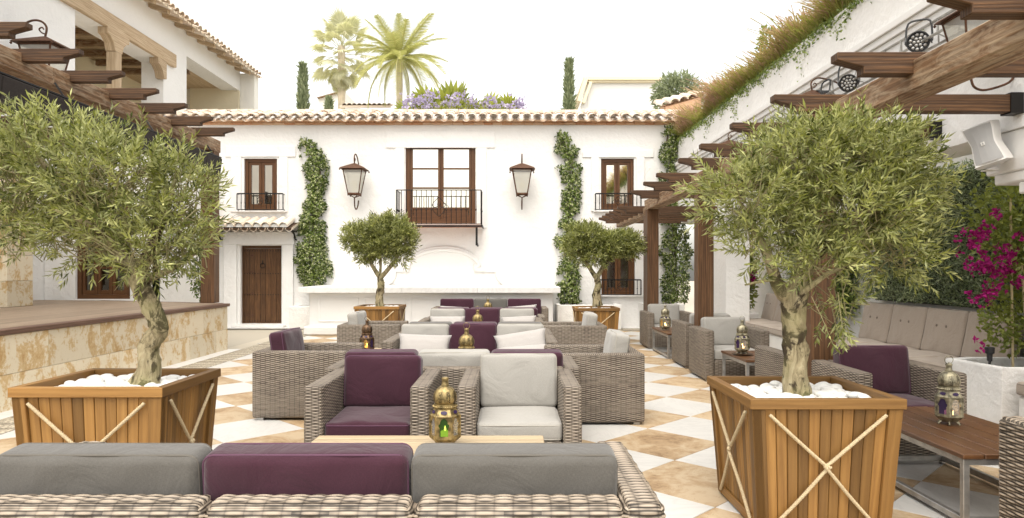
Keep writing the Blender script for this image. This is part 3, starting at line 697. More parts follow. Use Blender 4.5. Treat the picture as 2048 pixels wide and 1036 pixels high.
# ---------- white counter ----------
ct=thing('white_counter','long low white counter with a marble slab top and recessed front panels below the balcony','counter',(-1.8,16,0))
cx0,cx1=-4.45,.90
g=MB(); g.box(cx0,cx1,15.12,17.195,.017,.93); part('body',g,M['trim'],ct,world=True,bevel=.01)
g=MB(); g.box(cx0-.08,cx1+.08,14.97,17.19,.017,.20); part('plinth',g,M['trim'],ct,world=True,bevel=.02)
g=MB(); x=cx0-.17
for x0,x1 in ((cx0-.19,-2.4),(-2.4,-.75),(-.75,cx1+.15)):
    g=MB(); g.box(x0+.0015,x1-.0015,14.95,17.185,.931,1.06); part('top_slab',g,M['slab'],ct,world=True,bevel=.012,seg=2)
n=5; pwid=(cx1-cx0-.3)/n
for i in range(n):
    a0=cx0+.2+i*pwid; a1=a0+pwid-.12; g=MB()
    for q in ((a0,a1,.80,.825),(a0,a1,.30,.325),(a0,a0+.025,.325,.80),(a1-.025,a1,.325,.80)): g.box(q[0],q[1],15.1,15.13,q[2],q[3])
    part('panel_moulding',g,M['trim'],ct,world=True,bevel=.004)
def whitebox(lab,x0,x1,y0,y1,z1,mat='stucco',name='white_planter'):
    g=MB(); t_=.10
    g.box(x0,x1,y0,y0+t_,.017,z1); g.box(x0,x0+t_,y0+t_,y1,.017,z1); g.box(x1-t_,x1,y0+t_,y1,.017,z1)
    T=thing(name,lab,'planter',((x0+x1)/2,y0,0)); part('planter_wall',g,M[mat],T,world=True,bevel=.02,seg=2)
    g=MB(); g.box(x0+t_,x1-t_,y0+t_,y1,.1,z1-.09); part('soil',g,M['soil'],T,world=True); return T
whitebox('small white stucco planter box between the plank door and the counter',FX(583)*.97,-4.66,16.5,17.19,.56)
whitebox('wide white stucco planter box right of the counter, at the foot of the middle vine',1.08,2.60,16.4,17.19,.60)
whitebox('white stucco planter box at the back wall between two pergola posts',3.15,4.08,16.3,17.19,.62)

# ---------- left wing building ----------
lw=thing('left_wing','tall cream and white building on the left with an upper loggia and deep tiled eaves','building',(-9.5,16,0))
fX=lambda a,z,d:Vector((-9.5-d,a,z))
ZE=8.38
op1=(15.0,18.8,5.2,7.09); op2=(20.14,24.1,5.0,7.68)
g=MB(); wall_holes(g,3,24.1,0,ZE,[op1,op2],fX,.6); part('wall',g,M['stucco'],lw,world=True)
fF=lambda a,z,d:Vector((a,14.0+d,z))
GD=(-8.86,-7.75,.84,3.0)
g=MB(); wall_holes(g,-9.49,-7.3,0,3.75,[GD],fF,.3); g.quad([(-7.3,14,0),(-7.3,17.19,0),(-7.3,17.19,3.75),(-7.3,14,3.75)]); g.quad([(-9.49,14,3.75),(-7.3,14,3.75),(-7.3,17.19,3.75),(-9.49,17.19,3.75)]); part('lower_wall',g,M['stucco'],lw,world=True)
g=MB(); g.box(-12.6,-10.1,14.2,24.1,4.9,5.19); g.box(-12.7,-12.6,14.2,24.1,5.2,8.2); part('loggia_interior',g,M['cream'],lw,world=True)
g=MB(); g.box(-12.6,-10.11,14.2,24.1,7.75,7.9); part('loggia_ceiling',g,M['palebeam'],lw,world=True)
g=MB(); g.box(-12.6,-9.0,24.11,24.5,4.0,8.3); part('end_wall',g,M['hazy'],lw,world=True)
g=MB(); g.box(-11.2,-9.505,24.0,24.105,4.9,7.75); part('loggia_end_wall',g,M['cream'],lw,world=True)
for i in range(8):
    g=MB(); y=15.3+i*.9
    g.box(-12.5,-10.12,y,y+.12,7.58,7.74); part('ceiling_joist',g,M['beamw'],lw,world=True)
g=MB(); g.box(-9.95,-9.40,13.6,19.35,7.095,7.46); part('timber_lintel',g,M['palebeam'],lw,world=True,bevel=.015)
g=MB(); g.box(-9.62,-9.38,16.35,16.59,5.2,6.62); tp=part('timber_post',g,M['palebeam'],lw,world=True,bevel=.01)
def corbel(c,half=False,w_=.24):
    pr=[(0,0),(0,-.47),( .14,-.47),(.20,-.30),(.34,-.18),(.45,-.15),(.45,0)]
    g=MB(); 
    if half: poly=pr
    else: poly=pr[1:]+[(-a,b) for a,b in pr[::-1][:-1]]
    s_=-1 if half else 1
    g.prism([(s_*a,b) for a,b in poly],lambda a,b,d:Vector((c[0]+d,c[1]+a,c[2]+b)),-w_/2,w_/2)
    return part('corbel',g,M['palebeam'],lw,world=True,fix=True)
corbel((-9.5,16.47,7.093)); corbel((-9.52,18.79,7.093),True)
# eaves: joist tails, boards, tiles
for i in range(17):
    y=12.4+i*.70; g=MB(); g.prism([(-9.49,8.30),(-9.0,8.14),(-8.98,8.24),(-9.49,8.44)],lambda a,b,d:Vector((a,y+d,b)),0,.14); part('rafter_tail',g,M['palebeam'],lw,world=True)
g=MB(); g.hexa([(-11.5,3,9.26),(-8.9,3,8.23),(-11.5,24.4,9.26),(-8.9,24.4,8.23),(-11.5,3,9.30),(-8.9,3,8.27),(-11.5,24.4,9.30),(-8.9,24.4,8.27)]); rf=part('roof',g,M['cream'],lw,world=True)
sl2=math.atan2(1.03,2.6)
tile_rows(rf,lw.location,0,13.4,.27,0,0,sl2,2,rotz=PI/2,along=lambda p:Vector((-8.86-p.y,11.0+p.x,8.225+p.z-.02)))
# glazed door of the wing
window(lw,GD,14.06,3,4,.09,dark=True,glass='win2',name='glazed_door')
# stone pillar at left
sp_=thing('stone_pillar','square pillar of pitted travertine blocks at the left edge of the terrace','pillar',(-8.35,11.3,.832))
z=0
for i,h in enumerate((.42,.42,.42,.42,.42,.42,.35)):
    b=MB(); b.box(-.3,.3,-.3,.3,.002,h-.002); link('stone_block',b.mesh('stone_block',M['stone'],bevel=.006),sp_,(rnd.uniform(-.003,.003),0,z),rot=(0,0,0)); z+=h

# ---------- right building ----------
rb=thing('right_wing','white building along the right side with a long stepped cornice and a planted parapet','building',(4.09,12,0))
XR=4.09
g=MB()
g.box(XR,XR+.47,2,17.19,2.58,3.85); g.box(XR+.001,XR+.47,2,17.19,4.06,4.64); g.box(XR+.001,XR+.47,2,17.19,3.851,4.059)
g.box(5.35,5.8,2,17.19,0,3.0); g.box(XR+.471,5.35,17.0,17.18,0,2.71)
part('wall',g,M['stucco'],rb,world=True)
g=MB(); g.box(XR+.02,XR+.45,2.0,5.99,2.24,2.578); g.box(XR+.03,XR+.44,2.0,5.90,2.15,2.238); g.box(XR+.04,XR+.43,2.0,5.63,2.05,2.148); g.box(XR+.05,XR+.42,3.9,5.2,0,2.048); part('arch_corbel',g,M['trim'],rb,world=True,bevel=.012)
g=MB(); g.box(XR,XR+.46,13.2,14.0,0,2.30); g.box(XR-.03,XR+.49,13.13,14.07,2.301,2.44); g.box(XR-.06,XR+.51,13.06,14.14,2.441,2.578); part('arch_pier',g,M['stucco'],rb,world=True,bevel=.012)
for i,(z0,z1,p) in enumerate(((3.83,3.90,.025),(3.901,3.98,.055),(3.981,4.06,.085))):
    g=MB(); g.box(XR-p,XR-.001,2,17.15,z0,z1); part('cornice_moulding',g,M['trim'],rb,world=True,bevel=.01,seg=2)
g=MB(); g.box(XR+.08,XR+.40,2,17.15,4.641,4.655); part('planting_bed',g,M['soil'],rb,world=True)
# ================= PERGOLAS =================
def rafter_mesh(L,h=.14,w_=.10,right=True,mat='beam'):
    g=MB(); poly=[(0,h),(0,h-.05),(.17,.045),(.17,0),(L,0),(L,h)]
    g.prism(poly,lambda a,b,d:Vector((a if right else -a,d,b)),-w_/2,w_/2)
    # uv: grain along the rafter for side faces
    me=fixn(g.mesh('rafter',M[mat],bevel=.004)); return me
def pergola(name,label,X,side,ztop,zbot,y0,y1,posts,rafY,tipX,zr,rlen,pw,postz,beamw=.22,splits=()):
    T=thing(name,label,'pergola',(X,posts[-1],0))
    ys=[y0,*splits,y1]
    for a,b in zip(ys[:-1],ys[1:]):
        g=MB(); g.box(X if side>0 else X-beamw,X+beamw if side>0 else X,a+.002,b-.002,zbot,ztop); part('beam',g,M['beamw'],T,world=True,bevel=.008)
    for py in posts:
        g=MB(); g.box(X if side>0 else X-pw,X+pw if side>0 else X,py,py+pw,postz,zbot-.001); part('post',g,M['post'],T,world=True,bevel=.008)
    me=rafter_mesh(rlen,.14,.10,side>0); 
    for y in rafY:
        link('rafter',me,T,Vector((tipX,y,zr-.14))-T.location)
    return T
rp=pergola('pergola','dark timber pergola on the right with carved rafter ends over the rattan seats',2.59,1,2.79,2.593,1.2,13.5,[5.97,9.6,13.2],[2.5,3.45,4.5,5.57,6.62,7.71,8.7,10.03,11.02,12.2],2.10,2.837,1.985,.218,.0,splits=(5.9,9.7))
# iron shoes where rafters meet the wall
for y in (3.45,4.5,5.57,6.62,7.71,8.7,10.03,11.02,12.2):
    g=MB(); g.box(3.985,4.088,y-.062,y+.062,2.685,2.85); part('iron_shoe',g,M['iron'],rp,world=True)
rp2=pergola('pergola','lower short timber pergola continuing from the last post to the back wall',2.60,1,2.66,2.50,13.45,17.19,[13.46],[13.75,14.3,14.9,15.5,16.1,16.7],2.10,2.70,1.98,.20,0)
lp=pergola('pergola','weathered timber pergola on the left with carved rafter ends over the raised terrace',-5.38,-1,3.81,3.59,4.0,12.75,[12.45],[5.2,6.0,6.8,7.62,8.445,9.26,10.08,10.94,11.8],-4.755,3.86,4.7,.24,.835,splits=(8.1,))
g=MB(); g.box(-7.8,-7.6,4,12.7,3.5,3.71); part('beam',g,M['beam'],lp,world=True,bevel=.008)
# black roller screen under the left beam
aw=thing('roller_screen','long black sloping screen panel hung below the left pergola beam','awning',(-5.2,9,3.2))
for a,b in ((4.5,7.0),(7.0,9.1),(9.1,10.6),(10.6,11.7),(11.7,12.3)):
    g=MB(); g.hexa([(-5.28,a+.003,3.08),(-5.20,a+.003,3.08),(-5.28,b-.003,3.08),(-5.20,b-.003,3.08),(-5.26,a+.003,3.41),(-5.16,a+.003,3.41),(-5.26,b-.003,3.41),(-5.16,b-.003,3.41)]); part('screen_panel',g,M['awn'],aw,world=True,bevel=.008)
g=MB(); g.tube([(-5.19,4.5,3.43),(-5.19,12.3,3.43)],.018,6)
for y in (6,8,10,12): g.tube([(-5.19,y,3.43),(-5.3,y,3.60)],.012,5)
part('hanging_rail',g,M['iron'],aw,world=True)

# ================= WALL LANTERNS =================
def wall_lantern(label,loc,rz,sc,group,wall=.45):
    T=thing('wall_lantern',label,'lantern',loc,rz,group)
    # local: origin at centre of glass base, wall at +y*wall
    hw,lw_,hh=.235,.13,.60
    g=MB(); g.lathe([(.44,.0),(.40,.03),(.12,.13),(.06,.15),(.0005,.17)],4,(0,0,hh),rot=PI/4); 
    for k in range(4):
        a=PI/4+k*PI/2; g.lathe([(.0005,-.05),(.022,-.025),(.0005,.0)],6,(.42*math.cos(a),.42*math.sin(a),hh))
    lr=part('lantern_roof',g,M['rust'],T)
    g=MB()
    for sx,sy in ((-1,-1),(1,-1),(1,1),(-1,1)): g.tube([(sx*lw_,sy*lw_,0),(sx*hw,sy*hw,hh)],.014,5)
    for z,w2,r_ in ((0,lw_,.022),(hh-.015,hw,.016)):
        for a,b in (((-1,-1),(1,-1)),((1,-1),(1,1)),((1,1),(-1,1)),((-1,1),(-1,-1))): g.tube([(a[0]*w2,a[1]*w2,z),(b[0]*w2,b[1]*w2,z)],r_,5)
    for sx,sy in ((-1,-1),(1,-1),(1,1),(-1,1)):
        g.lathe([(.0005,-.06),(.02,-.035),(.0005,0)],6,(sx*lw_,sy*lw_,0)); g.tube([(sx*lw_,sy*lw_,-.02),(0,0,-.09)],.011,5)
    part('lantern_frame',g,M['rust'],T)
    for a,b in (((-1,-1),(1,-1)),((1,-1),(1,1)),((1,1),(-1,1)),((-1,1),(-1,-1))):
        g=MB(); g.quad([(a[0]*lw_*.97,a[1]*lw_*.97,.01),(b[0]*lw_*.97,b[1]*lw_*.97,.01),(b[0]*hw*.97,b[1]*hw*.97,hh-.02),(a[0]*hw*.97,a[1]*hw*.97,hh-.02)]); part('pane',g,M['frost'],T)
    g=MB(); g.lathe([(.02,.03),(.03,.1),(.03,.14),(.075,.22),(.075,.28),(.04,.34),(.0005,.36)],10); part('bulb',g,M['bulb'],T,smooth=True)
    g=MB(); g.tube(smooth_path([(0,0,.76),(0,-.02,.90),(0,.06,.99),(0,.2,1.0),(0,wall-.1,.92),(0,wall,.80)],4),.016,7)
    g.tube(smooth_path([(0,0,.80),(0,.05,.82),(0,.09,.87),(0,.05,.90),(0,.02,.87)],4),.011,6)
    part('hook',g,M['rust'],T,smooth=True); g=MB()
    g.tube(smooth_path([(0,0,-.08),(0,0,-.22),(0,.05,-.33),(0,.2,-.36),(0,wall-.08,-.26),(0,wall,-.12)],4),.016,7)
    part('lower_scroll',g,M['rust'],T,smooth=True)
    T.scale=(sc,)*3
    return T
GL='iron wall lanterns round the courtyard'
yl=YW-.47
def wl(px,py,Y): p=at(px,py,Y); return p
wall_lantern('rusty wall lantern left of the balcony window, seen against the white back wall',wl(709,388,yl),0,.98,GL)
wall_lantern('rusty wall lantern right of the balcony window, beside the middle vine',wl(1044,388,yl),0,.98,GL)
p=at(88,158,13.2); wall_lantern('pale sunlit wall lantern at the upper left behind the pergola rafter ends',(-8.93,13.2,4.92),R(-90)*-1,1.28,GL)
for (y,lab) in ((5.62,'wall lantern half hidden behind the near end of the right pergola beam'),(8.6,'wall lantern whose scroll hook shows above the rafters by the spotlights'),(11.9,'farthest wall lantern on the right wall, its small scroll above the rafters')):
    wall_lantern(lab,(3.74,y,3.12 if y<6 else 3.2),R(-90),.62,GL,.58)

# ================= SEATING =================
cush={}
def puff_fn(ax,amt,hx,hz,o):
    def f(P,N):
        a,b=[i for i in range(3) if i!=ax]
        k=(1-np.clip(np.abs(P[...,a])/hx,0,1)**3)*(1-np.clip(np.abs(P[...,b])/hz,0,1)**3)
        P=P.copy(); P[...,ax]+=np.sign(P[...,ax])*amt*k
        w1=.005*np.sin(P[...,a]*11+o)*np.sin(P[...,b]*9+o*2)+.004*np.sin(P[...,a]*23+P[...,b]*15+o)*np.exp(-((np.abs(P[...,b])-hz*.8)/.08)**2); P[...,ax]+=w1
        return P
    return f
def cushion_mesh(sx,sy,sz,mat,ax,puff=.02,r=.035):
    k=(round(sx,3),round(sy,3),round(sz,3),mat,ax)
    if k not in cush:
        o=[i for i in range(3) if i!=ax]; d=(sx,sy,sz)
        cush[k]=rbox('cushion',sx,sy,sz,r,M[mat],step=.03,k=3,puff=puff_fn(ax,puff,d[o[0]]/2,d[o[1]]/2,len(cush)))
    return cush[k]
def piping_mesh(sx,sy,sz,ax,mat,r=.035):
    k=('p',round(sx,3),round(sy,3),round(sz,3),mat,ax)
    if k not in cush:
        d=[sx,sy,sz]; o=[i for i in range(3) if i!=ax]; g=MB()
        for sg in (-1,1):
            P=[]; hx,hz=d[o[0]]/2-.004,d[o[1]]/2-.004; rr=r
            for cx,cz,a0 in ((hx-rr,hz-rr,0),(-hx+rr,hz-rr,90),(-hx+rr,-hz+rr,180),(hx-rr,-hz+rr,270)):
                for a in np.linspace(a0,a0+90,5):
                    p=[0,0,0]; p[o[0]]=cx+rr*math.cos(R(a)); p[o[1]]=cz+rr*math.sin(R(a)); p[ax]=sg*(d[ax]/2-r*.55); P.append(p)
            g.tube(P,.0045,5,closed=True)
        cush[k]=g.mesh('piping',M[mat],smooth=True)
    return cush[k]
PIPE={'purple':'pipe_purple','light':'pipe_light','mid':'pipe_mid','taupe':'pipe_taupe'}
def cushion(T,name,c,d,mat,ax,rot=(0,0,0),puff=.02,pipe=True):
    o=link(name,cushion_mesh(*d,mat,ax,puff),T,c,rot)
    if pipe: link('piping',piping_mesh(*d,ax,PIPE[mat]),o)
    return o
wk={}
def wicker(T,name,x0,x1,y0,y1,z0,z1,mat='rattan',r=.022,disp=None,dense=None):
    k=(round(x1-x0,3),round(y1-y0,3),round(z1-z0,3),mat,bool(disp))
    if k not in wk: wk[k]=rbox(name,x1-x0,y1-y0,z1-z0,r,M[mat],step=10,k=3,disp=disp,dense=dense,weld=not disp)
    return link(name,wk[k],T,((x0+x1)/2,(y0+y1)/2,(z0+z1)/2))
CW={'purple':'plum','light':'pale grey','mid':'mid grey'}
def seating(name,label,cat,loc,rz,width=.83,seats=('light',),seatcol=None,depth=.85,H=.66,arm=.125,group=None,backs=None,back_top=.79,wm='rattan',near=False,bmods=None,tilt=.13,arms=True,bdrop=0):
    T=thing(name,label,cat,loc,rz,group)
    hx=width/2; hy=depth/2; bt=.125
    disp=None;dense=None;mt=wm
    if near:
        p_,q_=.0155,.062
        def disp(u,v):
            row=np.floor(v/p_); fr=v/p_-row; prof=np.sin(np.pi*fr)**.8; ph=np.cos(np.pi*u/q_+np.pi*row); return .0105*prof*(.62+.38*ph)
        dense=(.0085,.0026); mt='rattan_near'
    wicker(T,'arm',-hx,-hx+arm,-hy,hy,.03,H,mt,.03 if near else .022,disp,dense)
    wicker(T,'arm',hx-arm,hx,-hy,hy,.03,H,mt,.03 if near else .022,disp,dense)
    inner=width-2*arm
    mods=bmods or [(-hx+arm+.002,hx-arm-.002)]
    for a,b in mods: wicker(T,'backrest',a,b,hy-bt,hy-.002,.03,H-.001,mt,.034 if near else .022,disp,dense)
    wicker(T,'seat_base',-hx+arm+.002,hx-arm-.002,-hy+.01,hy-bt-.002,.035,.285,wm)
    n=len(seats); cw=inner/n
    for i,c in enumerate(seats):
        x=-inner/2+cw*(i+.5)
        sc=(seatcol[i] if seatcol else c)
        cushion(T,'seat_cushion',(x,-.045,.345),(cw-.006,depth-bt-.02,.13),sc,2,puff=.013)
        hb=back_top-.40
        cushion(T,'back_cushion',(x,hy-bt-.085,.40+hb/2),(cw-.008,.15,hb),c,1,rot=(-tilt+ (rnd.uniform(-.02,.02)),0,rnd.uniform(-.012,.012)),puff=.014)
    g=MB(); g.box(-.04,.04,-.03,.03,0,.03); fm=g.mesh('foot',M['steel'])
    for sx in (-1,1):
        for sy in (-1,1): link('foot',fm,T,(sx*(hx-.07),sy*(hy-.07),.008))
    return T
GS='rattan sofas along the middle of the courtyard'; GA='rattan armchairs in the courtyard'
# sofa 1 in the foreground, seen from behind
seating('rattan_sofa','large foreground rattan sofa seen from behind, plum cushion between two grey ones','sofa',(-.715,2.675,0),PI,2.43,('mid','purple','mid'),near=True,back_top=.80,arm=.13,tilt=.10,
        bmods=[(-1.085,-.395),(-.385,.292),(.302,1.085)])
# front pair of armchairs
seating('rattan_armchair','plum cushioned rattan armchair facing the camera behind the front coffee table','armchair',(-.967,4.99,0),0,.83,('purple',),group=GA,wm='rattan_side',back_top=.785)
seating('rattan_armchair','pale grey cushioned rattan armchair facing the camera, beside the plum one','armchair',(.05,4.99,0),0,.83,('light',),group=GA,wm='rattan_side',back_top=.80)
D=.80
seating('rattan_sofa','rattan sofa backing onto the front pair of armchairs, plum, pale grey and plum cushions','sofa',(-.47,5.83,0),PI,2.02,('purple','light','purple'),group=GS,depth=D,back_top=.775)
seating('rattan_sofa','nearest rattan sofa facing the camera, plum cushion between two pale grey ones','sofa',(-.455,7.84,0),0,1.91,('light','purple','light'),group=GS,depth=.82,back_top=.80)
seating('rattan_sofa','rattan sofa facing away, its cushion tops showing behind the nearest camera-facing sofa','sofa',(-.455,8.72,0),PI,1.91,('mid','purple','mid'),group=GS,depth=.80,back_top=.785)
seating('rattan_sofa','second camera-facing rattan sofa in the row, pale grey, plum, pale grey cushions','sofa',(-.475,10.83,0),0,1.91,('light','purple','light'),group=GS,depth=.84,back_top=.81)
seating('rattan_sofa','rattan sofa facing away, a thin strip of plum cushions behind the second camera-facing sofa','sofa',(-.42,11.72,0),PI,1.95,('purple','purple','purple'),group=GS,depth=.80,back_top=.80)
seating('rattan_sofa','farthest rattan sofa by the white counter, mid grey cushion between two plum ones','sofa',(-.45,14.36,0),0,2.38,('purple','mid','purple'),group=GS,depth=.84,back_top=.82)
# side armchairs
seating('rattan_armchair','rattan armchair on the left with a plum back cushion, seen from its side','armchair',(-2.013,6.93,0),R(90),.84,('purple',),group=GA,depth=.887,back_top=.83)
seating('rattan_armchair','rattan armchair with a white cushion, farther left in front of the left small olive planter','armchair',(-2.013,10.08,0),R(90),.84,('light',),group=GA,depth=.887,back_top=.82)
seating('rattan_armchair','rattan armchair with a grey cushion seen side on, right of the front pair','armchair',(.775,6.74,0),R(-90),.84,('light',),group=GA,depth=.887,back_top=.83)
seating('rattan_armchair','side-on rattan armchair with grey cushion in front of the right small olive planter','armchair',(.87,9.91,0),R(-90),.84,('light',),group=GA,depth=.887,back_top=.82)
# right group
seating('rattan_armchair','farthest right-hand rattan armchair by the first pergola post, pale grey cushions','armchair',(2.85,12.78,0),0,.83,('light',),group=GA,depth=.80)
seating('rattan_armchair','rattan armchair turned away, squeezed behind the middle pergola post','armchair',(2.90,10.34,0),PI,.83,('light',),group=GA,depth=.84)
seating('rattan_armchair','rattan armchair with pale grey cushions in front of the middle pergola post','armchair',(2.865,9.17,0),0,.83,('light',),group=GA,depth=.80)
seating('rattan_armchair','rattan armchair turned away, behind the trunk of the large right olive tree','armchair',(2.90,6.66,0),PI,.83,('light',),group=GA,depth=.84,back_top=.66)
seating('rattan_armchair','rattan armchair with plum cushions between the right olive planter and hardwood table','armchair',(2.99,5.55,0),0,.83,('purple',),group=GA,depth=.80,wm='rattan_side',back_top=.80)
seating('rattan_armchair','rattan armchair cut off by the right edge, nearest the camera on that side','armchair',(2.965,3.2,0),PI,.83,('purple',),group=GA,wm='rattan_side',near=True,back_top=.66)

# throw pillows
def pillow_mesh(name,sx,sz,th,seed):
    n=18; V=[];F=[];UV=[]
    rr=random.Random(seed)
    for sd_ in (1,-1):
        b=len(V)
        for i in range(n+1):
            for j in range(n+1):
                u=i/n*2-1; v=j/n*2-1
                k=max(0,(1-abs(u)**2.6)*(1-abs(v)**2.6))**.5
                pin=1-.07*(1-abs(u)**2)*(abs(v)**3); pin2=1-.10*(1-abs(v)**2)*(abs(u)**3)
                wr=.006*math.sin(u*19+v*5+seed)*(abs(u)**3)+.005*math.sin(v*15+seed*3)*abs(v)
                V.append((u*sx/2*pin2,-sd_*(th/2*k+wr*k),v*sz/2*pin))
        for i in range(n):
            for j in range(n):
                q=[b+i*(n+1)+j,b+(i+1)*(n+1)+j,b+(i+1)*(n+1)+j+1,b+i*(n+1)+j+1]
                if sd_<0: q=q[::-1]
                F.append(tuple(q)); UV.append([(V[x][0]+3,V[x][2]+3) for x in q])
    me=to_mesh(name,V,F,UV,M['pillow'],True,weld=1e-4); return me
GP='linen scatter pillows on the sofas'
def pillow(label,x,y,z,sx,sz,rx,ry,rz,seed,th=.14): 
    o=thing('pillow',label,'pillow',(x,y,z),0,GP,me=pillow_mesh('pillow',sx,sz,th,seed)); o.rotation_euler=(rx,ry,rz); return o
def pp(px,py,Y): return at(px,py,Y)
p=pp(848,693,7.70); pillow('linen pillow leaning on the left cushion of the nearest camera-facing sofa',p.x,p.y,p.z-.01,.60,.33,R(-32),R(2),0,1)
p=pp(1043,690,7.72); pillow('linen pillow standing tilted at the right end of the nearest camera-facing sofa',p.x,p.y+.03,p.z-.0,.60,.33,R(-32),R(-9),0,2)
p=pp(1048,712,7.58); pillow('linen pillow lying in front of the tilted one on the nearest camera-facing sofa',p.x,p.y-.06,p.z+.02,.60,.26,R(-50),R(-5),0,3,.12)
p=pp(894,647,10.75); pillow('linen pillow on the left of the second camera-facing sofa',p.x,p.y,p.z-.02,.56,.30,R(-32),0,0,4)
p=pp(1038,647,10.75); pillow('linen pillow on the right of the second camera-facing sofa',p.x,p.y,p.z-.02,.56,.30,R(-32),R(-3),0,5)
p=pp(907,622,14.3); pillow('linen pillow on the left of the farthest sofa',p.x,p.y,p.z-.04,.60,.30,R(-28),R(3),0,6)
p=pp(1046,622,14.3); pillow('linen pillow on the right of the farthest sofa',p.x,p.y,p.z-.03,.60,.32,R(-28),R(-5),0,7)

# ================= TABLES =================
def slat_table(label,x0,x1,y0,y1,mat,nsl,along='x',metal=True,group='low coffee tables',z=.42):
    cx,cy=(x0+x1)/2,(y0+y1)/2; T=thing('coffee_table',label,'table',(cx,cy,0),0,group)
    th=.028; hx,hy=(x1-x0)/2,(y1-y0)/2
    if along=='x':
        w_=(2*hy)/nsl; g=MB(); g.box(-hx,hx,-w_/2+.003,w_/2-.003,z-th,z); me=g.mesh('slat',M[mat],bevel=.004)
        for i in range(nsl): link('slat',me,T,(0,-hy+w_*(i+.5),rnd.uniform(-.001,.001)))
    else:
        w_=(2*hx)/nsl; g=MB(); g.box(-w_/2+.003,w_/2-.003,-hy,hy,z-th,z); me=g.mesh('slat',M[mat],bevel=.004)
        for i in range(nsl): link('slat',me,T,(-hx+w_*(i+.5),0,rnd.uniform(-.001,.001)))
    b=.035; zt=z-th-.001; fm='steel' if metal else 'pale'
    g=MB(); ix,iy=hx-.012,hy-.012
    g.box(-ix,ix,-iy,-iy+b,zt-b,zt); g.box(-ix,ix,iy-b,iy,zt-b,zt); g.box(-ix,-ix+b,-iy+b,iy-b,zt-b,zt); g.box(ix-b,ix,-iy+b,iy-b,zt-b,zt); part('top_frame',g,M[fm],T,bevel=.003)
    g=MB(); g.box(-b/2,b/2,-b/2,b/2,.0 if True else 0,zt-b-.001); lm=g.mesh('leg',M[fm],bevel=.003)
    for sx in (-1,1):
        for sy in (-1,1): link('leg',lm,T,(sx*(ix-b/2),sy*(iy-b/2),.009))
    g=MB(); g.box(-ix+b,ix-b,-iy,-iy+b,.03,.03+b); g.box(-ix+b,ix-b,iy-b,iy,.03,.03+b); g.box(-ix,-ix+b,-iy+b,iy-b,.03,.03+b); g.box(ix-b,ix,-iy+b,iy-b,.03,.03+b); part('floor_frame',g,M[fm],T,bevel=.003)
    return T
slat_table('pale teak slatted coffee table between the foreground sofa and the front armchairs',-1.18,.19,3.45,4.22,'pale',9,'x',False)
slat_table('pale teak coffee table hidden between the two sofas behind the front armchairs',-1.15,.20,6.45,7.15,'pale',7,'x',False)
slat_table('small pale teak side table by the left arm of the nearest camera-facing sofa',-2.00,-1.46,8.05,8.95,'pale',6,'x',False)
slat_table('pale teak coffee table in front of the second camera-facing sofa',-1.15,.20,9.3,10.05,'pale',7,'x',False)
slat_table('pale teak coffee table in front of the farthest sofa',-1.15,.20,12.4,13.3,'pale',7,'x',False)
slat_table('large dark hardwood coffee table with steel frame at lower right, holding a lit silver lantern',2.47,3.20,3.78,5.11,'hard',6,'y')
slat_table('middle dark hardwood coffee table with steel frame, right of the big olive trunk',2.62,3.34,7.74,8.66,'hard',6,'y')
slat_table('farthest dark hardwood coffee table, by the first pergola post',2.47,3.2,10.98,12.2,'hard',6,'y')

